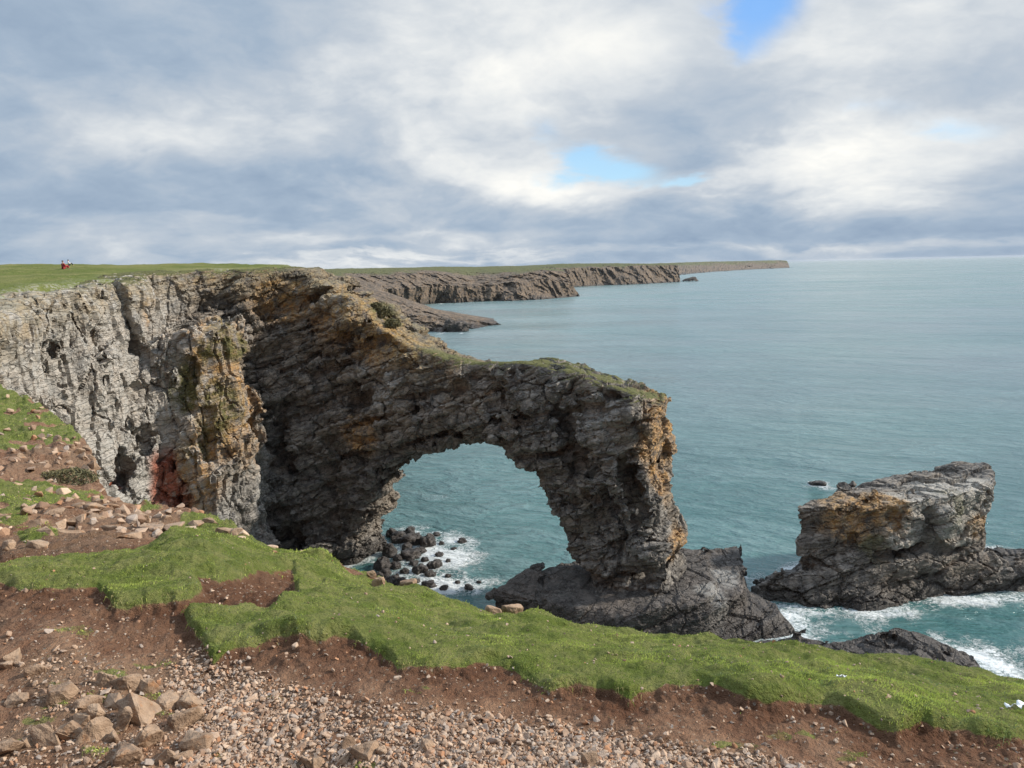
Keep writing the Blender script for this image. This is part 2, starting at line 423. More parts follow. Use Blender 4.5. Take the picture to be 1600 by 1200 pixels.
ROCK = rock_material('limestone_cliff')
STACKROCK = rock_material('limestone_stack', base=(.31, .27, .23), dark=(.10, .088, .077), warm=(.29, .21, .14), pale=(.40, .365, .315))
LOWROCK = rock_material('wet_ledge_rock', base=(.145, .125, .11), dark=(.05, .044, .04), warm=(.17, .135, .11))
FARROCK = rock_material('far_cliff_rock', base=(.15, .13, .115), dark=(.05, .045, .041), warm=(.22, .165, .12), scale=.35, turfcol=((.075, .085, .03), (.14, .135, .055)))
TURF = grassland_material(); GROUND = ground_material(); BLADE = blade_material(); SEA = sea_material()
STONE = stone_material('weathered_limestone'); PEBBLE = stone_material('gravel_stone', True)

# ------------------------------------------------------------------ shared rock displacement
_rb = np.random.default_rng(5)
BND = np.cumsum(_rb.choice([.5, .7, .9, 1.3, 1.8, 2.6], 120)); BND = BND-60
OFF = _rb.uniform(-.45, .45, 121)+(_rb.random(121) < .22)*.9; OFF -= OFF.mean()+.12
def ledges(p, dip, amp=1., wob=.5, seed=0):
    b = p[:, 2]+p[:, 0]*dip[0]+p[:, 1]*dip[1]+wob*pn(p/6., 41+seed)
    i = np.searchsorted(BND, b)
    mod = .55+.9*pn(np.stack([p[:, 0]/7, p[:, 1]/7, i*3.7], 1), 52+seed)
    return OFF[i]*mod*amp
BND2 = np.cumsum(_rb.choice([.22, .3, .42, .6, .8], 400)); BND2 = BND2-80
OFF2 = _rb.uniform(-1, 1, 401)
def axes_rot(V, ang):
    c, s_ = math.cos(ang), math.sin(ang)
    return np.stack([V[:, 0]*c+V[:, 1]*s_, -V[:, 0]*s_+V[:, 1]*c, V[:, 2]], 1)
def fine_rock(V, Q, dip, amp=1., sc=1., flute=None, ang=-.497):
    """blocky joints, thin beds and rough faces, displaced along the normals"""
    N = vnormals(V, Q)
    b = V[:, 2]+V[:, 0]*dip[0]+V[:, 1]*dip[1]
    R = axes_rot(V, ang)
    w3 = np.stack([pn(V/3., 1), pn(V/3., 2), pn(V/3., 3)], 1)
    q = np.stack([R[:, 0]/2.4, R[:, 1]/2.4, b/1.15], 1)/sc+.06*w3
    c1, e1 = facets(q, 5, .75, 1.1)
    c0, e0 = facets(np.stack([R[:, 0]/6., R[:, 1]/6., b/2.7], 1)/sc+.05*w3, 4, .8, 1.2)
    c2, e2 = facets(np.stack([R[:, 0]/1.0, R[:, 1]/1.0, b/.48], 1)/sc+.06*w3, 6, .8, 1.)
    thin = OFF2[np.searchsorted(BND2, (b+.2*pn(V/5, 12))/sc)]*(.7+.5*np.clip(pn(V/6., 13)+.3, 0, 1))
    d = .50*c0+.20*c1+.08*c2+.13*thin-.35*(e0 < .035)-.18*(e1 < .05)
    if flute is not None:
        fc, fe = facets(np.stack([V[:, 0]/2.6, V[:, 1]/1.7, V[:, 2]/7.5], 1)+.08*w3, 73, .8, 1.1)
        f2, e3 = facets(np.stack([V[:, 0]/1., V[:, 1]/.75, V[:, 2]/1.5], 1)+.08*w3, 74, .8, 1.)
        fl = .32*fc+.10*f2-.34*(fe < .05)
        d = d*(1-.8*flute)+flute*fl
    return V+N*(d*amp)[:, None], N
def blobs(V, lst, seed=0):
    """soft 3-d patches: (u, v, D, radius, vertical stretch)"""
    r = np.zeros(len(V)); w = V+1.2*np.stack([pn(V/3, 61+seed), pn(V/3, 62+seed), pn(V/3, 63+seed)], 1)
    for (u, v, D, R, k) in lst:
        d = (w-at(u, v, D))/np.array([R, R*1.6, R*k])
        r = np.maximum(r, 1-sstep(.55, 1.15, np.linalg.norm(d, axis=1)))
    return r
WATER_PTS = []
def note_water(V): WATER_PTS.append(V[np.abs(V[:, 2]) < .5][:, :2])

# ================================================================== main cliff and arch
A0 = np.array([-18., 99.]); ES = np.array([.879, -.477]); EN = np.array([.477, .879])
def to_sn(p):
    q = np.asarray(p, float)[..., :2]-A0; return np.stack([q@ES, q@EN], -1)
def on_fin(u, v, n=0.):
    r = ray(u, v); t = (n-((EYE[:2]-A0)@EN))/(r[:2]@EN); p = EYE+r*t
    return ((p[:2]-A0)@ES, p[2])
fin_px = [(470, 424), (510, 424), (545, 446), (600, 477), (640, 517), (680, 547), (715, 560), (750, 571), (785, 569), (820, 567), (880, 580), (920, 592),
          (960, 605), (990, 616), (1008, 624), (1009, 660), (1006, 720), (1014, 765), (1024, 830), (1034, 850), (1038, 900), (1038, 925),
          (930, 930), (918, 900), (905, 878), (882, 858), (874, 830), (858, 795), (836, 765), (828, 748), (812, 725), (790, 700), (757, 680),
          (715, 690), (675, 699), (640, 708), (606, 716), (604, 770), (588, 825), (580, 880), (585, 940), (585, 1000), (470, 1000)]
JAMB = {(606, 716), (604, 770), (588, 825), (580, 880), (585, 940), (585, 1000)}
prof = np.array([on_fin(u, v, 5.5 if (u, v) in JAMB else (6., 6., 6., 6., 6., 4.5, 3., 1.5)[k] if k < 8 else 0.) for k, (u, v) in enumerate(fin_px)])
prof[:8, 1] += .15*np.array([6., 6., 6., 6., 6., 4.5, 3., 1.5]); prof[:3, 1] = np.minimum(prof[:3, 1], [41.6, 41.7, 41.]); _tp = prof[:15]; _o = np.argsort(_tp[:, 0]); FTOP = lambda s_: np.interp(s_, _tp[_o, 0], _tp[_o, 1])
main_xy = [(-75, 18), (-56, 40), (-42.5, 56), (-41, 61), (-41.5, 66), (-44, 71), (-42.5, 75), (-42, 80), (-41.5, 86), (-43.5, 93), (-38, 99.5), (-32, 101.5), (-28, 102),
           (-25.5, 104), (-26, 110), (-29, 117), (-34, 132), (-45, 170), (-100, 200), (-150, 20)]
butt_xy = [(-46, 79.5), (-40, 82.5), (-36.5, 83), (-33.5, 85), (-31.6, 87.2), (-31.6, 90), (-34.5, 97), (-38, 101), (-47, 98)]
HTOP = rbf(np.array([(-41, 60), (-42, 80), (-42, 92), (-25, 105), (-55, 130), (-88, 130), (-60, 40), (-90, 80), (-30, 118), (-120, 100)])/50.,
           [39.0, 41.0, 41.9, 42.1, 43.2, 43.9, 38.6, 42.0, 42.2, 43.2], 1e-3)
def htop(X, Y): return HTOP(np.stack([X, Y], -1)/50.)
CAVES = [(112, 565, 71.5, 3.2, 3.0, 3.6), (92, 640, 70, 1.1, 3., 3.2), (175, 742, 79, 2.0, 3.2, 2.4), (225, 690, 82, 1.7, 2.4, 2.6), (281, 757, 83.2, .8, 2.0, 3.2),
         (205, 500, 81.0, .8, 2.2, 4.5), (435, 700, 101, 1.5, 2.6, 6.0), (445, 850, 100, 3.2, 5., 2.6), (573, 893, 97, 1.3, 3., 1.7), (250, 530, 84, .9, 2., 2.2),
         (562, 620, 100, 3.0, 2.2, 2.6), (520, 575, 101, 4., 1.5, 1.6), (470, 640, 101, 4.5, 1.4, 1.6), (870, 630, 88, 1.5, 2.0, 6.5), (895, 700, 86, 1.6, 2.2, 5.5), (985, 760, 83.5, 1.3, 2.0, 6.), (390, 600, 96, 1.5, 4., 5.)]
SLOTS = [(385, 578, 97.5, 560, 526, 100, .95), (392, 622, 98, 520, 612, 100, .7), (548, 667, 99.5, 748, 613, 92, .6), (480, 684, 100, 600, 652, 98.5, .55), (806, 718, 87.5, 897, 703, 85, 1.0), (868, 600, 88, 902, 690, 85.5, 1.1),
         (985, 735, 83, 1002, 800, 82, .9), (925, 712, 85, 960, 800, 83.5, 1.0), (930, 905, 84, 1050, 884, 82, .7), (520, 745, 99.5, 600, 738, 98, .5), (440, 690, 100, 442, 740, 100, .9), (640, 690, 97, 700, 668, 94, .5), (395, 500, 98.5, 470, 478, 100, .6),
         (700, 640, 94, 790, 640, 91, .6), (205, 470, 80.5, 203, 530, 80.5, .8), (60, 620, 68.5, 62, 660, 68.5, .8), (150, 520, 77, 152, 640, 76.5, .5), (262, 660, 83, 258, 720, 83, .6), (290, 560, 84, 292, 640, 84, .5), (320, 640, 84.5, 322, 720, 84, .5), (365, 560, 86, 360, 640, 86, .45)]
def build_cliff():
    h = .36
    s0, s1, n0, n1, z0, z1 = -34., 45., -66., 18., -2.5, 46.
    sa = np.arange(s0, s1, h); na = np.arange(n0, n1, h); za = np.arange(z0, z1, h)
    SS, NN = np.meshgrid(sa, na, indexing='ij')
    X = A0[0]+SS*ES[0]+NN*EN[0]; Y = A0[1]+SS*ES[1]+NN*EN[1]
    pm = poly_sd(main_xy, X, Y); pb = poly_sd(butt_xy, X, Y)
    HT = htop(X, Y)
    BT = 36.3-np.abs(SS-to_sn(at(335, 515, 88))[0])*.45+(Y-86)*.06
    SZ, ZZ = np.meshgrid(sa, za, indexing='ij')
    pf = poly_sd(prof, SZ, ZZ)-.30
    z = za[None, None, :].astype(f32)
    # land mass: slightly battered wall under a rounded brow
    D = smax(pm[:, :, None].astype(f32)-.05*(z-20)*-1*0+(z-20)*.035, z-HT[:, :, None].astype(f32), 1.6)
    Db = smax(pb[:, :, None].astype(f32)+(z-18)*.05, z-BT[:, :, None].astype(f32), 1.5)
    D = smin(D, Db, .6); del Db
    # fin with the arch through it: leg leans and thins downwards
    th = 4.2+.9*sstep(8, 24, z)-1.2*sstep(30, 42, SS[:, :, None])*0
    cn = 4.2+(20-z)*.02
    dn = np.abs(NN[:, :, None].astype(f32)-cn)-th
    D2 = np.empty_like(D)
    for j in range(len(na)):
        sh = .15*min(max(na[j], -2.), 12.)/h; k0 = int(math.floor(sh)); fr = sh-k0
        iz = np.clip(np.arange(len(za))+k0, 0, len(za)-1); iz1 = np.clip(iz+1, 0, len(za)-1)
        D2[:, j, :] = pf[:, iz]*(1-fr)+pf[:, iz1]*fr
    D2 = smax(D2, dn.astype(f32), 1.2); del dn
    D = smin(D, D2, 1.2); del D2
    # toe of rock behind the arch opening
    band = np.argwhere(np.abs(D) < 3.2)
    p = np.stack([A0[0]+sa[band[:, 0]]*ES[0]+na[band[:, 1]]*EN[0], A0[1]+sa[band[:, 0]]*ES[1]+na[band[:, 1]]*EN[1], za[band[:, 2]]], 1)
    d = D[band[:, 0], band[:, 1], band[:, 2]]
    S_ = sa[band[:, 0]]
    lw = sstep(99, 92, p[:, 1])*sstep(-28, -34, p[:, 0])
    fade = 1-sstep(-1.5, .3, p[:, 2]-np.where(S_ > -10, np.minimum(htop(p[:, 0], p[:, 1]), FTOP(S_)), htop(p[:, 0], p[:, 1])))*.85
    k = np.where(S_ > 2, .75, 1.)
    bb = p[:, 2]-.30*p[:, 0]; Rp = axes_rot(p, -.497)
    dd = .45*k*fbm(p/10., 2, 1)+.6*k*facets(np.stack([Rp[:, 0]/5., Rp[:, 1]/5., bb/3.6], 1), 14, .8, 1.2)[0]
    w3 = np.stack([pn(p/6, 16), pn(p/6, 17), pn(p/6, 18)], 1)
    pfv = pf[band[:, 0], np.clip(band[:, 2]+(.15*np.clip(na[band[:, 1]], -2, 12)/h).astype(int), 0, len(za)-1)]
    face = sstep(-2.4, -.9, -na[band[:, 1]]-1.0-pfv*1.)*sstep(-.2, -1.6, pfv)   # on the broad side rather than on the outline
    fw_ = sstep(0, 5, S_)*(1-.85*face); leg = sstep(11, 16, S_)*sstep(6, 9, p[:, 2])
    dd = dd*(1-.5*fw_)+(1-.85*lw)*(ledges(p, (-.30, .03), 1.6)*(1-.65*fw_)*(1-.4*leg)+.95*k*cells(np.stack([Rp[:, 0]/5.5, Rp[:, 1]/6, bb/4.2], 1)+.12*w3, 31, .7)[0]*(1-.7*fw_)*(1-.4*leg))
    dg_ = S_*.90-p[:, 2]*.0+p[:, 2]*.42
    dd = dd+leg*(1.-.5*fw_)*(1.0*facets(np.stack([dg_/2.6, (p[:, 2]*.9-S_*.42)/9., Rp[:, 1]/5.], 1), 36, .75, 1.3)[0]-.1)
    dd = dd+lw*(.95*facets(np.stack([p[:, 0]/5, p[:, 1]/4.2, p[:, 2]/15], 1)+.06*w3, 33, .8, 1.2)[0]+.42*facets(np.stack([p[:, 0]/3, p[:, 1]/2.4, p[:, 2]/11], 1)+.06*w3, 34, .8, 1.1)[0]-.5*np.abs(pn(np.stack([p[:, 0]/4, p[:, 1]/4, p[:, 2]/20], 1), 21))+.15)
    d = d+dd*fade
    for (u, v, Dd, rx, ry, rz) in CAVES:
        c = at(u, v, Dd); q = (p-c)/np.array([rx, ry, rz])
        e = (np.linalg.norm(q, axis=1)-1)*min(rx, rz)
        d = smax(d, -e-.75*cells(p/np.array([1.5, 1.5, 2.2]), 38)[0]-.35*fbm(p/1.5, 2, 8), .2)
    for (ua, va, Da, ub, vb, Db_, r) in SLOTS:
        a = at(ua, va, Da); e = at(ub, vb, Db_)-a; t_ = np.clip((p-a)@e/(e@e), 0, 1)
        q = p-a-t_[:, None]*e; q[:, :2] *= .42
        d = smax(d, -(np.linalg.norm(q, axis=1)-r*(.75+.6*pn(p/2.2, 39))), .12)
    D[band[:, 0], band[:, 1], band[:, 2]] = d
    V, Q = surface_nets(D, (s0, n0, z0), h)
    inland = pm
    W = np.empty_like(V); W[:, 0] = A0[0]+V[:, 0]*ES[0]+V[:, 1]*EN[0]; W[:, 1] = A0[1]+V[:, 0]*ES[1]+V[:, 1]*EN[1]; W[:, 2] = V[:, 2]
    Q = Q.copy()
    # drop what is deep inland or at the edge of the block
    ii = np.clip(((V[:, 0]-s0)/h).astype(int), 0, len(sa)-1); jj = np.clip(((V[:, 1]-n0)/h).astype(int), 0, len(na)-1)
    keepv = (inland[ii, jj] > -6) & (V[:, 2] > -2.)
    Q = Q[keepv[Q].all(1)]
    Q = drop_crumbs(W, Q)
    W, Q, _ = compact(W, Q)
    W, Q = subdiv(W, Q)
    lw = sstep(99, 92, W[:, 1])*sstep(-29, -33, W[:, 0])
    _s = to_sn(W)[:, 0]; TOPZ = np.where(_s > -9, np.minimum(htop(W[:, 0], W[:, 1]), FTOP(_s)), htop(W[:, 0], W[:, 1]))
    top = sstep(-1.2, .2, W[:, 2]-TOPZ)
    W2, N = fine_rock(W, Q, (-.30, .03), 1.12, 1., lw)
    W = W+(W2-W)*(1-.75*top)[:, None]
    sn = to_sn(W)
    hh = W[:, 2]-TOPZ
    brow = sstep(-6, -.6, hh)
    orange = np.maximum(blobs(W, [(1035, 670, 85, 4.6, 1.7), (1030, 730, 84, 2.4, 2.), (1050, 850, 84, 2.4, 1.), (350, 620, 88, 5, 2.4), (330, 545, 87, 3.5, 1.2), (310, 750, 85, 4, 1.4), (540, 490, 102, 6, .8), (600, 530, 100, 5, .9),
                                  (640, 550, 98, 4, .8), (760, 620, 92, 2.2, .6), (230, 470, 82, 2.0, 1.8), (265, 460, 86, 3, 2.), (215, 600, 79, 1.6, 3.), (445, 470, 102, 6, .6), (570, 680, 100, 3, 1.2)]), brow*.45*(sn[:, 0] < 14))
    orange = np.maximum(orange, .16*sstep(14, 30, W[:, 2])*sstep(24, 6, sn[:, 0]))
    pale = lw*.95*sstep(-30, -37, W[:, 0]); pale = np.maximum(pale, .6*blobs(W, [(600, 600, 99, 5, .8), (500, 480, 102, 6, .5), (930, 640, 86, 4, .8), (960, 700, 85, 2.5, 2), (385, 700, 89, 2, 6)]))
    red = blobs(W, [(270, 757, 84, 2.0, 2.6), (172, 765, 80, 1.2, .8), (262, 730, 84, 1.2, 1.5)])
    green = np.maximum(.9*blobs(W, [(350, 540, 87, 3, 1.), (300, 600, 86, 2.5, 2.), (345, 640, 86, 2.5, 1.6), (605, 490, 103, 3.2, 1.2), (315, 690, 86, 2, 2)]), .30*brow*(sn[:, 0] < 12))
    turf = sstep(-1.2, -.3, hh)*(1-.85*sstep(-16, -11, sn[:, 0])*sstep(10, 5, sn[:, 0]))
    attrs = dict(orange=orange, pale=pale, red=red, green=green, turf=turf)
    # split along the abutment: headland | arch
    qs = sn[Q, 0].mean(1); qn = sn[Q, 1].mean(1)
    arch = (qs > 1.2) & (qn > -6)
    note_water(W)
    for nm, mask in (('cliff', ~arch), ('rock_arch', arch)):
        v, q, a = compact(W, Q[mask], attrs)
        o = mesh_np(nm, v, [q], ROCK, a)
        if nm == 'cliff': tag(o, 'tall weathered limestone sea cliff with pale left wall under green turf', 'cliff', kind='structure')
        else: tag(o, 'huge natural limestone arch with turf ridge leaning out into the sea', 'rock arch'); arch_o = o
    return arch_o
ARCH = build_cliff()

# ------------------------------------------------------------------ free standing rocks by sdf
def rock_mass(name, parts, mat, h, dip, noise=.6, ledge=.8, fine=.8, attrs_fn=None, parent=None, sub=True, z0=-2., seed=0, sc=1., slots=()):
    """parts: list of (plan polygon, top function(X,Y), batter, rounding)"""
    allp = np.concatenate([np.array(p[0]) for p in parts]); lo = allp.min(0)-3; hi = allp.max(0)+3
    zt = max(p[4] for p in parts)+2.5
    xa = np.arange(lo[0], hi[0], h); ya = np.arange(lo[1], hi[1], h); za = np.arange(z0, zt, h)
    X, Y = np.meshgrid(xa, ya, indexing='ij'); z = za[None, None].astype(f32); D = None
    for (poly, top, bat, rnd, _) in parts:
        d = smax(poly_sd(poly, X, Y)[:, :, None]+z*bat, z-top(X, Y)[:, :, None].astype(f32), rnd)
        D = d if D is None else smin(D, d, .5)
    band = np.argwhere(np.abs(D) < 2.8)
    p = np.stack([xa[band[:, 0]], ya[band[:, 1]], za[band[:, 2]]], 1)
    d = D[band[:, 0], band[:, 1], band[:, 2]]+noise*(.5*fbm(p/7/sc, 2, 101+seed)+.55*facets(np.stack([p[:, 0]/4.6, p[:, 1]/4.6, (p[:, 2]+dip[0]*p[:, 0])/2.6], 1)/sc, 107+seed, .75, .9)[0])+ledges(p, dip, ledge, .35, seed)
    d = d+noise*1.0*cells(np.stack([p[:, 0]/3.4, p[:, 1]/3.4, (p[:, 2]+dip[0]*p[:, 0])/2.6], 1)/sc, 131+seed, .7)[0]
    for (ua, va, Da, ub, vb, Db_, r) in slots:
        a = at(ua, va, Da); e = at(ub, vb, Db_)-a; t_ = np.clip((p-a)@e/(e@e), 0, 1)
        q = p-a-t_[:, None]*e; q[:, :2] *= .5
        d = smax(d, -(np.linalg.norm(q, axis=1)-r*(.75+.6*pn(p/2.2, 39))), .12)
    D[band[:, 0], band[:, 1], band[:, 2]] = d
    V, Q = surface_nets(D, (lo[0], lo[1], z0), h)
    Q = Q[(V[:, 2] > z0+h*1.5)[Q].all(1)]
    Q = drop_crumbs(V, Q)
    V, Q, _ = compact(V, Q)
    if sub: V, Q = subdiv(V, Q)
    V, N = fine_rock(V, Q, dip, fine, sc, ang=.1)
    note_water(V)
    at_ = attrs_fn(V, N) if attrs_fn else {}
    return mesh_np(name, V, [Q], mat, at_, parent=parent)
def plane(pts):
    """top plane through three points"""
    p = np.array(pts); n = np.cross(p[1]-p[0], p[2]-p[0])
    return lambda X, Y: p[0, 2]-(n[0]*(X-p[0, 0])+n[1]*(Y-p[0, 1]))/n[2]
def xy(u, v, z=0.): return tuple(atz(u, v, z)[:2])

# rock platform the seaward leg stands on
plat = [xy(765, 948, 1), xy(830, 985), xy(900, 1003), xy(1000, 1012), xy(1105, 1006), xy(1160, 985), xy(1165, 945), xy(1150, 905), (30, 93), (17, 95), (6, 93.5), (-.5, 88)]
ptop = plane([at(800, 925, 84.5), at(1000, 938, 79.8), at(1110, 878, 89)])
tail = [xy(1090, 1006), xy(1160, 1005), xy(1232, 986), xy(1212, 958), xy(1165, 930), xy(1120, 930)]
rock_mass('rock_platform', [(plat, ptop, .06, .6, 8.), (tail, lambda X, Y: 3.2+0*X-(X-22)*.2, .5, 1.6, 4.)], LOWROCK, .33, (-.30, .03), .17, .95, .5,
          parent=ARCH, attrs_fn=lambda V, N: dict(pale=.5*blobs(V, [(1110, 940, 80, 1.8, 3), (1130, 900, 84, 2, 1)]), orange=0*V[:, 0]))
# sea stack
sb = [at(1254, 800, 89)[:2], at(1345, 790, 87.3)[:2], at(1400, 790, 87.2)[:2], at(1480, 780, 88.5)[:2], at(1534, 770, 91)[:2], at(1538, 760, 97)[:2], at(1515, 740, 102)[:2], at(1430, 745, 103)[:2], at(1338, 770, 99)[:2]]
stop = plane([at(1256, 797, 88.5), at(1532, 756, 91.5), at(1518, 732, 101)])
apron = [xy(1172, 925), xy(1185, 938), xy(1270, 947), xy(1365, 949), xy(1420, 938), xy(1500, 928), xy(1600, 928), (75, 90), (78, 96), (66, 104), (46, 105), (39.5, 97)]
atop = plane([at(1190, 922, 90), at(1265, 885, 89), at(1560, 862, 92)])
def stack_attr(V, N):
    o = blobs(V, [(1330, 800, 88, 4, .8), (1300, 825, 88, 2.2, .6), (1330, 830, 88, 2.5, .8), (1385, 800, 88, 3, 1.2), (1520, 825, 91, 2, 1.)])
    p = blobs(V, [(1400, 830, 88, 3, 1.4), (1480, 790, 91, 5, 1.3), (1525, 780, 92, 3.5, 1.2), (1420, 790, 88, 3, .8)])*.95
    g = .6*blobs(V, [(1480, 800, 90, 2, 1.5), (1360, 850, 88, 2, 1.)])
    return dict(orange=o, pale=p, green=g)
o = rock_mass('sea_stack', [(sb, stop, -.05, .5, 17.), (apron, lambda X, Y: np.minimum(np.clip(atop(X, Y)-1.1, 1.2, 4.4), 4.6-2.*sstep(60, 64, X)), .25, .9, 5.5)], STACKROCK, .33, (-.22, .03), .40, .75, .8, stack_attr, seed=9,
              slots=[(1380, 865, 87, 1470, 858, 88, .9), (1480, 862, 88.8, 1550, 846, 91, .6), (1450, 800, 87.8, 1452, 850, 87.8, .6), (1395, 795, 87, 1400, 840, 87, .5), (1330, 785, 87.4, 1332, 860, 87.2, .35)])
tag(o, 'block shaped limestone sea stack with flat sloping top and dark wave washed apron', 'sea stack')
# low reef in front of the stack
reef = [xy(1150, 1010), xy(1250, 1035), xy(1330, 1075), xy(1450, 1090), xy(1545, 1068), xy(1520, 1045), xy(1475, 1028), xy(1440, 1012), xy(1395, 1004), xy(1300, 998, 1), xy(1230, 1000)]
o = rock_mass('low_reef', [(reef, lambda X, Y: 2.6-.11*np.abs(X-38)+0*Y, .45, 1., 3.)], LOWROCK, .3, (-.15, -.1), .5, .5, .8, seed=17)
tag(o, 'low dark rock ledge awash in surf in front of the block shaped stack', 'reef')
# tiny offshore rock
c = atz(1276, 757)
o = rock_mass('wave_washed_rock', [([(c[0]-1.9, c[1]-1.), (c[0]+1.5, c[1]-1.1), (c[0]+2., c[1]+.7), (c[0]-1.2, c[1]+1.2)], lambda X, Y: .5+0*X, .3, .5, 1.)], LOWROCK, .35, (0, 0), .3, .2, .4, seed=23, z0=-1.)
tag(o, 'tiny dark rock breaking the open water beyond the stack', 'rock')

# ------------------------------------------------------------------ boulders under the arch
def boulder_mesh(seed, sub=4):
    bm = bmesh.new(); bmesh.ops.create_icosphere(bm, subdivisions=sub, radius=1.)
    V = np.array([v.co[:] for v in bm.verts]); Fc = np.array([[v.index for v in f.verts] for f in bm.faces]); bm.free()
    r = 1+.28*pn(V*1.1+seed*7.3, seed)+.16*pn(V*2.6+seed, seed+1)+.06*fbm(V*6, 3, seed+2)
    r = r+.22*facets(V*1.15+seed, seed, .8, 1.)[0]-.08
    return V*r[:, None], Fc
bvar = []
for k in range(6):
    v, f_ = boulder_mesh(k+1); o = mesh_np('boulder', v, [f_], LOWROCK, smooth=True); bvar.append(o.data); bpy.data.objects.remove(o)
B = [(648, 838, 30, 24), (668, 842, 24, 26), (625, 836, 26, 20), (640, 862, 30, 22), (610, 858, 22, 22), (598, 878, 24, 24), (655, 885, 22, 18), (678, 878, 22, 16), (672, 892, 16, 10),
     (670, 908, 20, 14), (632, 888, 14, 10), (693, 914, 12, 8), (644, 915, 16, 8), (663, 922, 16, 8), (733, 913, 14, 9), (682, 831, 12, 7), (722, 841, 14, 8), (687, 862, 12, 7), (708, 853, 8, 5), (606, 905, 24, 22), (625, 905, 20, 14),
     (592, 850, 20, 20), (612, 830, 18, 16), (650, 903, 12, 8), (580, 905, 22, 26), (618, 880, 16, 14), (700, 895, 9, 6)]
B = [(u, v, w*.85, h_*.85) for (u, v, w, h_) in B]+[(636, 850, 14, 12), (658, 856, 12, 10), (622, 868, 13, 11), (646, 875, 12, 9), (664, 870, 10, 8), (602, 892, 14, 12), (618, 898, 12, 10), (636, 906, 11, 8), (655, 916, 9, 6), (590, 895, 14, 12), (676, 846, 9, 6), (640, 826, 14, 11), (700, 872, 7, 5), (715, 905, 7, 4), (748, 905, 6, 4), (690, 845, 7, 5)]
for i, (u, v, w, hh) in enumerate(B):
    c = atz(u, v+hh*.25, .4); sc = np.linalg.norm(c-EYE)/F
    o = bpy.data.objects.new('boulder', bvar[i % 6]); COL.objects.link(o)
    o.location = (c[0], c[1], .15*hh*sc); o.scale = (w*sc*.62, w*sc*.62, hh*sc*.68); o.rotation_euler = (random.uniform(-.3, .3), random.uniform(-.3, .3), random.uniform(0, 6))
    if i < 14 and not 10 <= i <= 12: lab = 'large rounded dark boulder piled against the cliff foot inside the arch'
    else: lab = 'small dark boulder at the water edge among white foam inside the arch'
    tag(o, lab, 'boulder', 'wet boulders below the arch')
    a = np.linspace(0, 6.28, 9)[:-1]; WATER_PTS.append(np.stack([c[0]+np.cos(a)*w*sc*.55, c[1]+np.sin(a)*w*sc*.55], 1))

# ================================================================== cliff-top plateau
def build_plateau():
    xs = np.concatenate([np.arange(-420, -150, 6.), np.arange(-150, 8, 1.1)]); ys = np.concatenate([np.arange(20, 175, 1.1), np.arange(175, 520, 6.)])
    X, Y = np.meshgrid(xs, ys, indexing='ij')
    sd = poly_sd(main_xy[:16]+[(-40, 150), (-72, 240), (-130, 400), (-200, 560), (-460, 560), (-460, -60), (-120, -60)], X, Y)
    Z = htop(np.clip(X, -130, 10), np.minimum(Y, 132))
    Z = Z-sstep(128, 300, Y)*4.5-sstep(-130, -300, X)*1.
    p = np.stack([X.ravel(), Y.ravel(), 0*X.ravel()], 1)
    nz = (.26*fbm(p/6., 4, 201)+.5*pn(p/22., 204)+.10*np.abs(pn(p/2.2, 205))).reshape(X.shape)
    Z = Z+.12+nz*sstep(0, -6, sd)*1.2-sstep(-4.2, -1.8, sd)*1.5
    Fq = grid_faces(*X.shape); keep = (sd.ravel() < -1.8)[Fq].all(1)
    V, q, a_ = compact(np.stack([X.ravel(), Y.ravel(), Z.ravel()], 1), Fq[keep][:, ::-1], dict(edge=sstep(-7, -2.5, sd).ravel()))
    tag(mesh_np('plateau', V, [q], TURF, a_, smooth=True), kind='structure')
    return V
PLAT = build_plateau()
pk = kdtree.KDTree(len(PLAT))
for i, v in enumerate(PLAT): pk.insert((v[0], v[1], 0), i)
pk.balance()
def plat_z(x, y):
    q = pk.find_n((x, y, 0), 4); w = [1/(k[2]+.02) for k in q]; return sum(PLAT[k[1]][2]*a for k, a in zip(q, w))/sum(w)

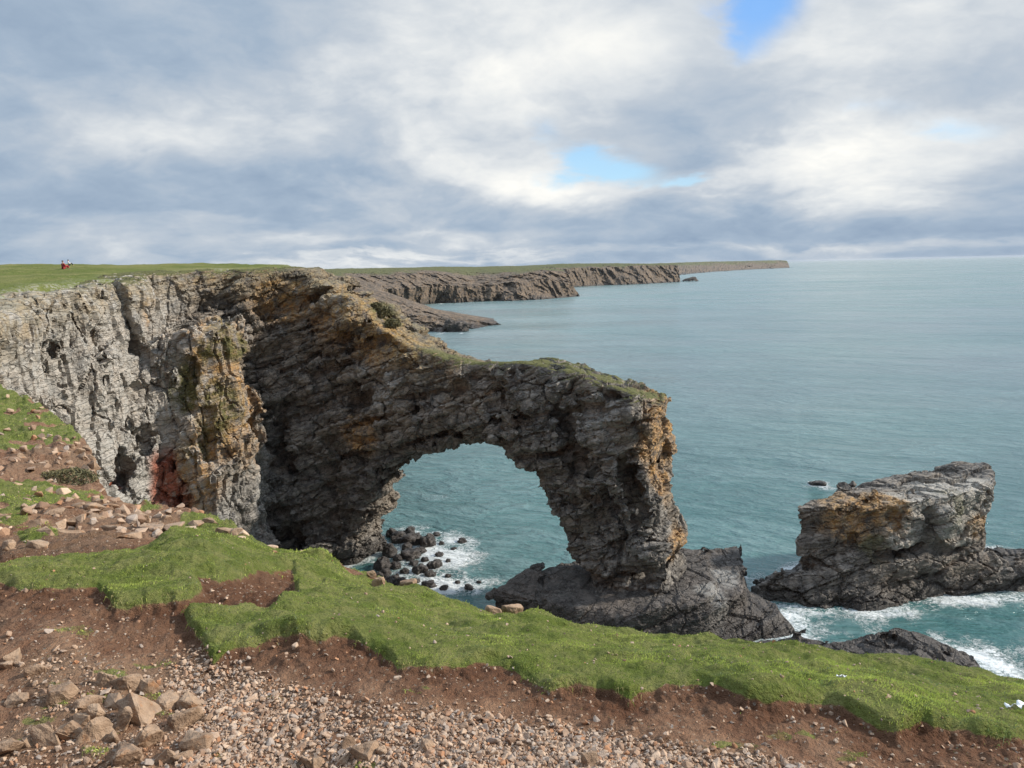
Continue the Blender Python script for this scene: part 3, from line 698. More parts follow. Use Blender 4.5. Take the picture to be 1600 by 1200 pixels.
# ================================================================== distant headlands
def headland(name, rows, back, mat=FARROCK, n=220, m=26, amp=5., seed=0, label=None, low=False, turf_from=.72):
    """rows: polylines of (u, v, D or None for waterline), bottom to top; resampled and lofted"""
    R = []
    for r in rows:
        P3 = np.array([atz(u, v) if D is None else at(u, v, D) for (u, v, D) in r])
        uu = np.array([q[0] for q in r], float); g = np.linspace(uu[0], uu[-1], n)
        R.append(np.stack([np.interp(g, uu, P3[:, k]) for k in range(3)], 1))
    R = np.array(R)
    R0 = R[0].copy(); R0[:, 2] = -4
    L = R[-1].copy(); dirn = L[:, :2]/np.linalg.norm(L[:, :2], axis=1)[:, None]
    bk = L.copy(); bk[:, :2] += dirn*back; bk[:, 2] -= 1.
    bk2 = bk.copy(); bk2[:, 2] = -4; bk2[:, :2] += dirn*20
    ctrl = np.concatenate([R0[None], R, bk[None], bk2[None]])
    K = len(ctrl); tt = np.linspace(0, K-1, m*(K-1)+1)
    V = np.stack([[np.interp(tt, np.arange(K), ctrl[:, i, k]) for k in range(3)] for i in range(n)], 0).transpose(0, 2, 1)
    nr, nc = V.shape[:2]; Vf = V.reshape(-1, 3).copy()
    ti = np.tile(tt, nr); cliffw = sstep(.3, 1., ti)*(1-sstep(len(rows)-.9, len(rows)+.1, ti))
    q = np.stack([Vf[:, 0], Vf[:, 1], Vf[:, 2]*.35], 1)
    d = amp*(1.6*pn(q/(amp*13), 300+seed)+1.5*fbm(q/(amp*7), 3, 301+seed)-2.0*np.abs(pn(q/(amp*3.0), 305+seed))-.8*np.abs(pn(q/(amp*1.1), 306+seed))+.7)+amp*.5*cells(q/(amp*1.3), 307+seed)[0]+amp*.2*cells(Vf/(amp*.5), 308+seed)[0]
    dr = Vf[:, :2]/np.linalg.norm(Vf[:, :2], axis=1)[:, None]
    Vf[:, :2] -= dr*(d*cliffw)[:, None]
    Vf[:, 2] += .2*amp*fbm(Vf/(amp*2), 4, 311+seed)*sstep(.6, 1.2, ti)*(1-.6*sstep(len(rows)-.5, len(rows), ti))
    turf = sstep(len(rows)*turf_from-.25, len(rows)*turf_from+.25, ti+.35*pn(Vf/(amp*4), 313+seed))
    if low: turf = turf*0
    Q = grid_faces(nr, nc)
    o = mesh_np(name, Vf, [Q], mat, dict(turf=turf*1.2, green=turf*.6, orange=.25+0*turf), smooth=False)
    if amp < 8: WATER_PTS.append(Vf[(np.abs(ti-1) < .06)][:, :2])
    return tag(o, label, 'headland', kind='structure')
headland('distant_headland',
         [[(985, 437, None), (1100, 426, None), (1150, 422.5, None), (1200, 420, None), (1234, 418.5, None)],
          [(985, 414, 3700), (1058, 412, 3900), (1100, 410.5, 4000), (1150, 409.5, 4200), (1215, 407.5, 4650), (1231, 409.5, 4750)],
          [(985, 413.2, 4000), (1058, 410.5, 4300), (1100, 409, 4400), (1150, 408.3, 4700), (1215, 406.8, 4850), (1229, 407.6, 4850)]], 500, amp=26., seed=1,
         label='farthest long headland ending at the open sea horizon', m=14, turf_from=.62)
headland('cliff_headland',
         [[(840, 452, None), (900, 448, None), (960, 445.5, None), (1010, 443.5, None), (1063, 441, None)],
          [(840, 421, 1450), (900, 419, 1500), (960, 417, 1580), (1010, 414.5, 1640), (1060, 415, 1700)],
          [(800, 416, 1750), (880, 412, 1800), (960, 411.3, 1800), (1010, 412, 1820), (1057, 412.5, 1760)]], 400, amp=11., seed=2,
         label='straight cliffed headland in the middle distance with vertical walls', m=18)
headland('near_headland',
         [[(470, 492, None), (640, 478, None), (680, 474.5, None), (740, 471.5, None), (800, 470, None), (850, 467.5, None), (906, 463, None)],
          [(470, 458, 720), (640, 450, 850), (680, 446, 890), (740, 447, 930), (800, 442, 950), (850, 436, 985), (893, 444, 1010)],
          [(470, 436, 760), (600, 432, 860), (640, 428, 900), (680, 426, 950), (740, 436, 980), (800, 430, 990), (850, 423, 1020), (885, 427, 1030)],
          [(450, 422, 860), (540, 419.5, 950), (640, 418, 1040), (690, 416.5, 1100), (740, 417, 1150), (800, 415.5, 1200), (840, 418, 1180), (880, 422, 1100)]], 250, amp=6.5, seed=3,
         label='nearer headland of fluted cliffs with green hollow behind the arch', turf_from=.84)
headland('rocky_point',
         [[(480, 545, None), (640, 518, None), (690, 518.5, None), (735, 514, None), (783, 506.5, None)],
          [(480, 480, 470), (580, 478, 490), (640, 490, 512), (690, 497, 520), (735, 501, 535), (778, 504, 552)],
          [(480, 432, 560), (560, 440, 560), (620, 462, 560), (680, 484, 560), (735, 494, 560), (772, 500, 565)]], 30, amp=4.2, seed=4, low=True,
         label='low rocky point sloping down into the bay behind the arch shoulder')
c = atz(713, 518)
o = rock_mass('small_stack', [([(c[0]-9, c[1]+2), (c[0]-6, c[1]-4), (c[0]+4, c[1]-5), (c[0]+9, c[1]-1), (c[0]+8, c[1]+8), (c[0]-7, c[1]+9)], lambda X, Y: 7.2-.25*(X-c[0]), .12, .9, 9.)], FARROCK, .9, (-.2, 0), .9, .9, 1., sub=False, seed=31, sc=2.)
tag(o, 'small squat dark sea stack close beside the low rocky point', 'sea stack')
c = atz(1078, 440)
o = rock_mass('far_islet', [([(c[0]-22, c[1]), (c[0]-4, c[1]-12), (c[0]+16, c[1]-8), (c[0]+22, c[1]+8), (c[0]-10, c[1]+16)], lambda X, Y: 8.+.28*(X-c[0]), .5, 2., 16.)], FARROCK, 1.6, (-.2, 0), 1., .9, 1., sub=False, seed=37, sc=3.)
tag(o, 'small wedge shaped islet off the tip of the straight cliffed headland', 'islet')

# ================================================================== foreground headland
az = lambda p: p[0]/p[1]
sil = [(-700, 380, 30), (-300, 500, 26), (0, 603, 22), (60, 632, 19), (110, 667, 16.5), (142, 705, 14), (152, 745, 12.5), (170, 778, 10.5), (215, 788, 9.6), (265, 792, 9.2), (310, 803, 8.6), (350, 826, 7.8), (400, 852, 7.0), (450, 866, 6.6), (520, 886, 6.2), (600, 912, 5.7), (700, 942, 5.3),
       (780, 963, 5.0), (900, 986, 4.7), (1000, 1001, 4.5), (1200, 1019, 4.25), (1400, 1046, 4.0), (1600, 1076, 3.8), (1900, 1130, 3.6), (2400, 1230, 3.3)]
SP = np.array([at(*q) for q in sil]); SAZ = SP[:, 0]/SP[:, 1]
ctrl = [tuple(q) for q in sil]+[
    (0, 1200, 2.3), (400, 1200, 2.27), (800, 1200, 2.25), (1200, 1200, 2.22), (1600, 1200, 2.2), (2200, 1250, 2.0), (-500, 1150, 2.4), (-500, 900, 4.6), (-500, 700, 10),
    (0, 1060, 2.85), (250, 1060, 2.85), (0, 925, 3.75), (170, 955, 3.5), (330, 1000, 3.2), (0, 885, 4.6), (180, 870, 4.8), (300, 850, 5.2), (420, 960, 3.6), (430, 890, 5.4),
    (0, 840, 6.0), (130, 835, 6.3), (250, 825, 7.2), (0, 790, 8.0), (100, 780, 9.0), (0, 730, 11.5), (90, 735, 11.8), (0, 680, 15), (90, 690, 14.5), (0, 640, 18.5),
    (500, 1075, 2.75), (500, 1000, 3.2), (500, 930, 4.7), (700, 1115, 2.55), (700, 1040, 2.95), (700, 985, 4.0), (900, 1130, 2.5), (900, 1070, 2.8), (900, 1020, 3.6), (1150, 1160, 2.38), (1150, 1085, 2.7), (1150, 1045, 3.4),
    (1400, 1200, 2.25), (1400, 1130, 2.5), (1400, 1080, 3.2), (1600, 1165, 2.4), (1600, 1115, 2.9)]
cp = np.array([at(*q) for q in ctrl])
GZ = rbf(np.stack([cp[:, 0]/cp[:, 1]*2., np.log(cp[:, 1])], 1), cp[:, 2], 2e-3)
def ground0(X, Y):
    """smooth ground before turf step and roughness"""
    Yc = np.maximum(Y, 1.6); a = X/Yc
    ds = np.interp(a, SAZ, SP[:, 1]); o = np.maximum(0, Y-ds)
    yy = np.minimum(Yc, ds)
    z = GZ(np.stack([np.clip(a, -1.6, 1.6)*2., np.log(yy)], -1))
    sl = ds*.05
    return z-1.15*(o-sl*(1-np.exp(-o/sl)))-.50*np.minimum(o, sl*1.5), o
T1 = [(-400, 875), (0, 884), (150, 868), (230, 850), (285, 822), (330, 818), (360, 835), (410, 856), (450, 866), (520, 884), (600, 908), (700, 936), (780, 958), (900, 980), (1000, 992), (1200, 1010), (1400, 1035), (1600, 1065), (2500, 1200),
      (2500, 1330), (1700, 1180), (1600, 1163), (1500, 1150), (1440, 1146), (1400, 1152), (1345, 1128), (1300, 1116), (1240, 1108), (1170, 1099), (1120, 1084), (1060, 1076), (1010, 1082), (985, 1100), (955, 1080), (900, 1070), (860, 1077), (800, 1052), (720, 1042), (650, 1047), (620, 1046), (560, 1021), (520, 1006),
      (450, 1003), (370, 1012), (335, 1034), (322, 1005), (300, 985), (285, 968), (340, 962), (420, 958), (468, 935), (462, 896), (405, 892), (345, 905), (302, 898), (312, 935), (280, 957), (215, 964), (182, 958), (152, 925), (60, 926), (0, 916), (-400, 930)]
T2 = [(-300, 470), (0, 585), (60, 618), (112, 652), (140, 690), (110, 705), (60, 700), (0, 712)]
T3 = [(-300, 690), (0, 745), (60, 750), (120, 762), (160, 776), (165, 790), (100, 788), (40, 800), (-300, 790)]
T4 = [(190, 803), (200, 790), (245, 784), (268, 792), (262, 806), (225, 814), (200, 815)]
T5 = [(0, 800), (40, 800), (42, 815), (0, 822)]; T6 = [(25, 826), (90, 826), (95, 850), (40, 856)]
G1 = [(250, 1002), (300, 1008), (330, 1042), (420, 1062), (500, 1086), (600, 1102), (660, 1112), (740, 1117), (850, 1127), (1000, 1142), (1100, 1166), (1200, 1188), (1330, 1212), (1300, 1300), (-100, 1300), (-100, 1190), (60, 1120), (20, 1040), (120, 1010), (180, 1030)]
GB = [(300, 1010), (420, 1062), (560, 1098), (700, 1118), (900, 1132), (1100, 1170), (1300, 1212), (1300, 1300), (250, 1300), (300, 1150), (250, 1060)]
R1 = [(40, 705), (140, 690), (152, 745), (140, 765), (95, 735), (60, 745), (10, 740)]
R2 = [(60, 800), (160, 788), (265, 806), (330, 815), (390, 842), (350, 835), (280, 830), (180, 865), (70, 880), (0, 880), (0, 850), (60, 840)]
def masks(X, Y, Z):
    u, v = project(np.stack([X, np.maximum(Y, 1.2), Z], -1))
    p = np.stack([X.ravel(), Y.ravel(), 0*X.ravel()], 1); s = (np.maximum(2., Y)/3.).ravel()
    wob = (pn(p*3.1/s[:, None], 400)*15+pn(p*9/s[:, None], 401)*4.5+pn(p*25/s[:, None], 402)*1.5).reshape(X.shape)
    d = poly_sd(T1, u, v)+wob
    d2 = np.minimum.reduce([poly_sd(T, u, v) for T in (T2, T3, T4, T5, T6)])+wob*1.3
    patchy = pn(p*.9, 405).reshape(X.shape)
    patchy2 = pn(p*np.array([2.2, 1.3, 1.]), 406).reshape(X.shape)
    far = (1-sstep(-12, 14, d2+26*np.maximum(0, -patchy)*1.))*(1-.75*sstep(.05, .32, patchy2))
    spot = 0*u
    for (a, b_, ru, rv) in ((150, 1180, 26, 13), (158, 1092, 30, 9), (85, 1108, 26, 9), (18, 1160, 26, 12), (186, 1142, 14, 8), (258, 1118, 22, 9), (332, 1158, 22, 8), (338, 1182, 14, 7), (572, 1196, 22, 8), (88, 1072, 34, 8), (238, 1086, 26, 8), (180, 1050, 44, 8), (60, 1130, 30, 9), (1150, 1172, 46, 14), (1240, 1150, 50, 10), (1330, 1180, 40, 12), (640, 1085, 36, 7), (430, 1090, 30, 7), (120, 990, 50, 9), (240, 1030, 40, 8)):
        spot = np.maximum(spot, np.exp(-((u-a)/ru)**2-((v-b_)/rv)**2))
    spot = sstep(.25, .75, spot*(.55+.9*np.clip(.5+1.6*pn(p*16., 407), 0, 1)).reshape(X.shape))*.5
    t = np.maximum(np.maximum(1-sstep(-6, 6, d), far), spot)
    g = 1-sstep(-25, 18, poly_sd(G1, u, v)+wob*2)
    bank = (1-sstep(0, 75, d))*sstep(-4, 4, d)*sstep(6.5, 4.5, Y)
    rub = np.maximum(1-sstep(-8, 8, poly_sd(R1, u, v)+wob), (1-sstep(-8, 8, poly_sd(R2, u, v)+wob)))
    return t, d, g, bank, rub, u, v
def ground_height(X, Y):
    Z, o = ground0(X, Y)
    t, d, g, bank, rub, u, v = masks(X, Y, Z)
    p = np.stack([X.ravel(), Y.ravel(), 0*X.ravel()], 1)
    Z = Z+(.035*fbm(p*1.6, 3, 421)+.012*fbm(p*9, 3, 424)).reshape(X.shape)*np.clip(Y/3, .6, 3)
    Z = Z+.055*sstep(6, -8, d)*sstep(7, 5, Y)+.03*t*(Y > 6)
    # turf tussocks
    Z = Z+t*(.05*pn(p*1.9, 430)*np.clip(Y/4, .5, 1.5).ravel()+.045*np.abs(pn(p*4.5, 431))+.005*pn(p*17., 432)).reshape(X.shape)
    # lumps of earth on the bank
    Z = Z+bank*(.022*fbm(p*14., 3, 441)).reshape(X.shape)
    Z = Z+rub*(.10*np.abs(cells(np.stack([p[:, 0]*2.2, p[:, 1]*1.1, p[:, 2]], 1), 451)[0])).reshape(X.shape)*np.clip(Y/10, .3, 1.2)
    return Z, o, t, g, bank, rub, u, v
def build_ground():
    aa = np.concatenate([np.linspace(-1.9, -.9, 60)[:-1], np.linspace(-.9, .9, 900), np.linspace(.9, 2.2, 60)[1:]])
    dd = np.concatenate([np.linspace(-6, 1.5, 20)[:-1], np.geomspace(1.5, 7.5, 420), np.geomspace(7.5, 85, 260)[1:]])
    Am, Dm = np.meshgrid(aa, dd, indexing='ij'); Y = Dm; X = Am*np.maximum(np.abs(Dm), 1.5)
    X = np.where(Dm < 1.5, Am*(1.5+(1.5-Dm)*.8), X)
    Z, o, t, g, bank, rub, u, v = ground_height(X, Y)
    p = np.stack([X.ravel(), Y.ravel(), Z.ravel()], 1)
    over = sstep(.6, 3., o)
    Z = Z+over*(1.6*fbm(p/4., 4, 461)).reshape(X.shape)
    Z = np.maximum(Z, -2.5)
    at_ = dict(turf=(t*(1-sstep(2., 6., o))).ravel(), scree=np.maximum(g, rub).ravel(), bank=bank.ravel())
    V = np.stack([X.ravel(), Y.ravel(), Z.ravel()], 1)
    Fq = grid_faces(*X.shape)[:, ::-1]
    Fq = Fq[(Z.ravel() > -2.4)[Fq].any(1)]
    V, Fq, at_ = compact(V, Fq, at_)
    o_ = mesh_np('ground', V, [Fq], GROUND, at_, smooth=True)
    tag(o_, kind='structure')
    WATER_PTS.append(V[np.abs(V[:, 2]) < .6][::3, :2])
build_ground()

# ---- grass blades
def sample_ground(n, umin=-40, umax=1640, vmin=590, vmax=1215):
    a = RNG.uniform(-.80, .80, n); D = np.exp(RNG.uniform(math.log(2.0), math.log(26), n))
    X = a*D; Z, o, t, g, bank, rub, u, v = ground_height(X, D)
    ok = (u > umin) & (u < umax) & (v > vmin) & (v < vmax)
    return X, D, Z, o, t, g, bank, rub, u, v, ok
def build_grass():
    X, Y, Z, o, t, g, bank, rub, u, v, ok = sample_ground(900000)
    dens = np.where(Y < 7, 1., .5*np.clip(.9+1.6*pn(np.stack([X*.8, Y*.5, 0*X], 1), 509), .12, 1.4))
    p2 = np.stack([X, Y, 0*X], 1)
    tuft = .55+.9*pn(p2*3.5, 501)
    pr = sstep(.15, .6, t)*dens*np.clip(.75+.5*tuft, .25, 1)*(1-.8*sstep(.30, .52, pn(p2*1.9, 505)))*(1-.6*sstep(.3, .5, pn(p2*5.5, 506)))+.012*bank+.015*(Y < 4)*(1-t)*sstep(.15, .5, pn(p2*2.2, 503))*4
    ok &= (o < .9) & (RNG.random(len(X)) < pr)
    X, Y, Z, t, u, v = [q[ok] for q in (X, Y, Z, t, u, v)]
    n = len(X); print('blades', n)
    p = np.stack([X, Y, Z], 1); p2 = np.stack([X, Y, 0*X], 1)
    clump = pn(p2*4., 511); broad = pn(p2*1.1, 512)
    h = (.005+.006*RNG.random(n)+.008*np.maximum(0, clump)+.004*np.maximum(0, broad))*np.where(Y > 6, 1.5, 1.)*(.6+.4*t)
    edge = (RNG.random(n) < .03); h = np.where(edge, h*1.9, h)
    w = np.maximum(.0019, Y*.00055)*RNG.uniform(.7, 1.3, n)
    ang = RNG.uniform(0, 6.283, n); lean = RNG.uniform(.1, .75, n)*h
    th = RNG.uniform(0, 6.283, n)
    side = np.stack([np.cos(th)*w, np.sin(th)*w, 0*w], 1)
    ld = np.stack([np.cos(ang)*lean+.25*h, np.sin(ang)*lean, 0*lean], 1); up = np.zeros((n, 3)); up[:, 2] = h
    b = p.copy(); b[:, 2] -= .006
    V = np.stack([b-side, b+side, b+up*.55+ld*.35+side*.8, b+up*.55+ld*.35-side*.8, b+up+ld], 1).reshape(-1, 3)
    # dry fringe hanging over the little earth bank
    fr = (t > .15) & (t < .93) & (Y < 5.2) & (v > 900) & (RNG.random(n) < .30*np.clip(.4+1.6*pn(p2*3., 521), 0, 1))
    h = np.where(fr, RNG.uniform(.015, .05, n), h)
    V = V.reshape(n, 5, 3); hf = h[fr][:, None]; k_ = RNG.uniform(.35, .9, (int(fr.sum()), 1)); sx = RNG.normal(0, .35, (int(fr.sum()), 1))
    mid = b[fr]+hf*np.concatenate([sx*.5, -.35*k_, .35+0*k_], 1); tp = b[fr]+hf*np.concatenate([sx, -.8*k_, .1-.55*k_], 1)
    V[fr, 2] = mid+side[fr]*.8; V[fr, 3] = mid-side[fr]*.8; V[fr, 4] = tp; V = V.reshape(-1, 3)
    i = np.arange(n)[:, None]*5
    tone = np.clip(.45+.6*clump+.75*broad+.35*pn(p2*9., 518)+RNG.normal(0, .18, n), 0, 1)
    hue = np.clip(RNG.random(n)*.75+.45*pn(p2*1.7, 515)+.25*pn(p2*6., 516)+.15*(1-t), 0, 1)
    hue = np.where((pn(p2*2.3, 517) > .42), hue*.12, hue)
    dry = (RNG.random(n) < .05); hue = np.where(dry | (fr & (RNG.random(n) < .45)), 1., hue)
    tip = np.tile([0, 0, .5, .5, 1.], n)
    o_ = mesh_np('grass', V, [i+np.array([[0, 1, 2, 3]]), i+np.array([[3, 2, 4]])], BLADE, dict(tone=np.repeat(tone, 5), hue=np.repeat(hue, 5), tip=tip))
    tag(o_, kind='stuff', label='short green turf grass along the eroded cliff edge')
build_grass()

# ---- gravel
def hull_stone(rng, npts=14, box=(1, 1, 1), bevel=.12, sub=0):
    bm = bmesh.new(); pts = rng.uniform(-1, 1, (npts, 3)); pts /= np.maximum(.75, np.linalg.norm(pts, axis=1, ord=4))[:, None]
    for q in pts: bm.verts.new((q[0]*box[0], q[1]*box[1], q[2]*box[2]))
    r = bmesh.ops.convex_hull(bm, input=bm.verts)
    bmesh.ops.delete(bm, geom=[v for v in bm.verts if not v.link_faces], context='VERTS')
    if bevel:
        bmesh.ops.bevel(bm, geom=list(bm.edges), offset=bevel, segments=1, affect='EDGES', clamp_overlap=True)
    bmesh.ops.triangulate(bm, faces=bm.faces)
    for _ in range(sub): bmesh.ops.subdivide_edges(bm, edges=bm.edges, cuts=1, use_grid_fill=True)
    bmesh.ops.triangulate(bm, faces=bm.faces)
    bm.verts.index_update()
    V = np.array([v.co[:] for v in bm.verts]); Fc = np.array([[v.index for v in f.verts] for f in bm.faces]); bm.free(); return V, Fc
def rot_z_tilt(n, tilt=.5):
    a = RNG.uniform(0, 6.283, n); b = RNG.normal(0, tilt, n); c = RNG.normal(0, tilt, n)
    ca, sa, cb, sb_, cc, sc_ = np.cos(a), np.sin(a), np.cos(b), np.sin(b), np.cos(c), np.sin(c)
    R = np.zeros((n, 3, 3))
    R[:, 0, 0] = ca*cb; R[:, 0, 1] = ca*sb_*sc_-sa*cc; R[:, 0, 2] = ca*sb_*cc+sa*sc_
    R[:, 1, 0] = sa*cb; R[:, 1, 1] = sa*sb_*sc_+ca*cc; R[:, 1, 2] = sa*sb_*cc-ca*sc_
    R[:, 2, 0] = -sb_; R[:, 2, 1] = cb*sc_; R[:, 2, 2] = cb*cc
    return R
def build_gravel():
    X, Y, Z, o, t, g, bank, rub, u, v, ok = sample_ground(700000, -30, 1630, 600, 1225)
    ing = 1-sstep(-20, 15, poly_sd(GB, u, v))
    p2 = np.stack([X, Y, 0*X], 1)
    pr = np.where(Y < 4.5, (.10*g+.6*ing*np.clip(.72+.9*pn(p2*2.2, 601)+.4*pn(p2*6, 602), .06, 1)+.012)*(Y/2.6)**0, .008*rub+.002)*(1-.97*t)+.0022
    ok &= (RNG.random(len(X)) < pr) & (o < .2)
    X, Y, Z, g, rub, t = [q[ok] for q in (X, Y, Z, g, rub, t)]
    n = len(X); print('gravel', n)
    size = np.exp(RNG.normal(math.log(.0058), .46, n)); size = np.where(RNG.random(n) < .03, size*1.8, size); size = np.clip(size, .0026, .022)
    size = np.where(Y > 6, np.clip(size*Y*.9, .02, .09), size); size = np.where((t > .5) & (Y < 6), np.clip(size, .005, .012), size)
    V = []; Fc = []; tone = []; hue = []; base = 0
    R = rot_z_tilt(n); var = RNG.integers(0, 14, n)
    for k in range(14):
        sv, sf = hull_stone(np.random.default_rng(900+k), 12, (1., RNG.uniform(.65, .95), RNG.uniform(.45, .8)), .16)
        m = np.where(var == k)[0]
        P = np.einsum('nij,vj->nvi', R[m], sv)*size[m][:, None, None]
        P += np.stack([X[m], Y[m], Z[m]+size[m]*.32], 1)[:, None]
        V.append(P.reshape(-1, 3)); Fc.append((sf[None]+np.arange(len(m))[:, None, None]*len(sv)+base).reshape(-1, 3)); base += len(m)*len(sv)
        tone.append(np.repeat(np.clip(RNG.normal(.5, .27, len(m)), 0, 1), len(sv))); hue.append(np.repeat(RNG.random(len(m)), len(sv)))
    o_ = mesh_np('gravel', np.concatenate(V), [np.concatenate(Fc)], PEBBLE, dict(tone=np.concatenate(tone), hue=np.concatenate(hue)))
    tag(o_, kind='stuff', label='tan limestone gravel strewn over the earth path')
build_gravel()

# ---- rocks set in the path
def ground_point(u, v):
    """where the sight line through a place on the path meets the ground"""
    Dg = np.geomspace(1.9, 24, 500); r = ray(u, v)
    X = r[0]*Dg; Zr = 42+r[2]*Dg; Zg, _ = ground0(X, Dg)
    i = int(np.argmax(Zr < Zg)); D = Dg[i]
    x, y = r[0]*D, D
    z = ground_height(np.array([x]), np.array([y]))[0][0]
    return np.array([x, y, z])
G_BIG = 'pale rocks set in the path'
ROCKS = [  # u, v(centre), width px, height px, tilt, label
    (217, 1114, 36, 56, .5, 'tallest upright tan rock leaning at the middle of the rock cluster'),
    (201, 1128, 21, 42, .3, 'narrow orange rock pressed against the left side of the tallest upright rock'),
    (79, 1153, 38, 38, .05, 'square ended block at the left end of the long stone row'),
    (112, 1150, 34, 32, .0, 'middle block of the long stone row near the bottom left'),
    (145, 1152, 48, 26, .1, 'dark low wedge block at the right end of the long stone row'),
    (176, 1153, 20, 20, .2, 'small stone between the long stone row and the upright rock'),
    (196, 1184, 42, 54, .1, 'large rough block cut by the lower frame edge below the upright rock'),
    (228, 1160, 36, 42, .3, 'angular grey tan rock right below the tallest upright rock'),
    (292, 1128, 42, 36, .1, 'broad grey speckled rock right of the upright rock'),
    (320, 1124, 15, 18, .2, 'small cube like stone at the right side of the broad speckled rock'),
    (262, 1098, 26, 32, .3, 'brown upright shard above the broad speckled rock'),
    (298, 1096, 38, 26, .1, 'rounded tan slab uppermost right of the rock cluster'),
    (166, 1068, 28, 28, .2, 'grey rock with broken lower half above the rock cluster'),
    (200, 1073, 34, 20, .05, 'flat tan rock in the middle of the upper row of three'),
    (231, 1072, 26, 26, .1, 'square tan rock at the right of the upper row of three'),
    (100, 1095, 38, 28, .1, 'flat triangular tan slab alone left of the cluster'),
    (55, 1058, 26, 16, .1, 'flat tan stone high on the left of the path'),
    (28, 1094, 26, 20, .1, 'tan stone near the left frame edge halfway up the path'),
    (26, 1040, 22, 24, .2, 'pale upright stone uppermost at the left frame edge'),
    (8, 1052, 20, 14, .1, 'small pale slab touching the left frame edge'),
    (137, 1108, 32, 20, .1, 'cracked flat tan rock left above the long stone row'),
    (176, 1104, 34, 16, .1, 'thin flat slab left of the upright rock'),
    (150, 1124, 24, 28, .2, 'pale edged rock just above the middle of the long stone row'),
    (128, 1130, 26, 18, .1, 'low brown rock above the middle block of the long stone row'),
    (17, 1174, 30, 28, .1, 'grey block in the bottom left corner of the photo'),
    (46, 1164, 16, 16, .1, 'small dark grey stone left of the long stone row'),
    (260, 1188, 30, 30, .1, 'sunken tan rock at the lower frame edge right of the large rough block'),
    (286, 1190, 24, 18, .1, 'sunken brown stone second to the right of the large rough block'),
    (308, 1168, 40, 24, .05, 'low earth coated rock right of the angular grey tan rock'),
    (569, 1173, 40, 36, .1, 'largest tan rock standing alone in the central gravel'),
    (545, 1164, 22, 22, .1, 'grey rock touching the upper left of the lone central rock'),
    (534, 1181, 22, 20, .1, 'dark grey rock touching the lower left of the lone central rock'),
    (479, 1190, 26, 24, .2, 'grey tan rock at the lower frame edge left of the lone central rock'),
    (495, 1188, 18, 22, .2, 'thin upright rock beside the one at the lower frame edge'),
    (597, 1180, 16, 16, .1, 'small tan rock at the right side of the lone central rock'),
    (665, 1174, 24, 20, .1, 'flat tan rock in gravel right of the lone central rock'),
    (921, 1195, 32, 18, .0, 'rounded tan stone at the lower frame edge right of centre'),
    (868, 1131, 12, 12, .1, 'pale stone at the upper edge of the gravel below the bank'),
    (426, 1150, 14, 12, .1, 'pale stone in gravel between the two rock clusters'),
    (60, 862, 30, 9, .05, 'flat pale slab on bare earth left of the rock shelf'),
    (15, 864, 24, 10, .05, 'flat tan slab on bare earth at the left frame edge'),
]
SLABS = [(130, 797, 26, 7), (150, 806, 30, 8), (147, 818, 32, 10), (180, 811, 26, 8), (178, 832, 38, 13), (216, 821, 30, 13), (200, 842, 34, 8), (235, 834, 40, 8), (60, 822, 28, 9), (105, 838, 44, 13), (120, 826, 30, 8), (85, 812, 24, 6),
         (262, 806, 26, 9), (284, 812, 30, 9), (302, 811, 22, 9), (245, 824, 28, 8), (300, 824, 30, 8), (160, 795, 20, 6), (190, 799, 26, 7), (75, 845, 26, 8), (330, 826, 24, 9), (352, 836, 26, 10), (372, 846, 24, 10)]
RUBBLE = [(75, 705, 12, 8), (92, 700, 13, 10), (110, 707, 14, 9), (88, 716, 14, 10), (70, 722, 13, 8), (105, 722, 16, 11), (124, 715, 15, 12), (138, 706, 14, 11), (60, 712, 11, 7), (128, 730, 17, 12), (142, 726, 13, 12), (50, 730, 13, 8), (135, 742, 17, 13), (148, 738, 12, 14), (84, 730, 12, 8), (115, 738, 14, 9),
          (146, 752, 14, 12), (120, 698, 12, 8), (100, 692, 11, 7), (36, 722, 12, 7)]
def place_rock(name, u, v, w, h, tilt, label, cat, group, k, flat=.62, sink=.38):
    c = ground_point(u, v+h*.18); sc = np.linalg.norm(c-EYE)/F
    rng = np.random.default_rng(1000+k)
    hw = w*sc*.56; hh = h*sc*(.60 if h > w*.6 else .85)
    V, Fc = hull_stone(rng, 15, (hw, max(hw*.6, hh*.75)*rng.uniform(.8, 1.1), hh), min(hw, hh)*.10, 2)
    nn = V/np.maximum(1e-6, np.linalg.norm(V, axis=1))[:, None]
    V = V+nn*(min(hw, hh)*(.12*fbm(V/hw*1.6+k, 3, k)+.05*fbm(V/hw*7+k, 2, k+5)))[:, None]
    o = mesh_np(name, V, [Fc], STONE); o.location = (c[0], c[1], c[2]+hh*(1-2*sink)*.62)
    o.rotation_euler = (rng.normal(0, .15), tilt*rng.choice([-1, 1]), rng.uniform(-.4, .4))
    return tag(o, label, cat, group)
for k, r in enumerate(ROCKS): place_rock('rock', *r[:5], r[5], 'rock', G_BIG, k)
for k, r in enumerate(SLABS): place_rock('rock_slab', *r, .05, 'thin tan slab of the stepped rock shelf before the red stained cave', 'rock slab', 'slabs of the rock shelf', 100+k)
for k, r in enumerate(RUBBLE): place_rock('rubble_stone', *r, .2, 'angular tan stone of the rubble below the left grassy slope', 'rubble stone', 'rubble stones on the left slope', 200+k)
# orange limestone knobs on the rim of the turf
for k, (u, v, w, h) in enumerate([(592, 912, 20, 12), (640, 922, 30, 14), (655, 925, 22, 12), (690, 935, 36, 22), (706, 940, 22, 18), (770, 959, 34, 12), (800, 966, 32, 13), (580, 905, 16, 9)]):
    place_rock('rim_rock', u, v, w, h, .2, 'orange crusted limestone knob poking out at the outer rim of the turf', 'rock', 'orange rocks along the turf rim', 300+k, sink=.3)

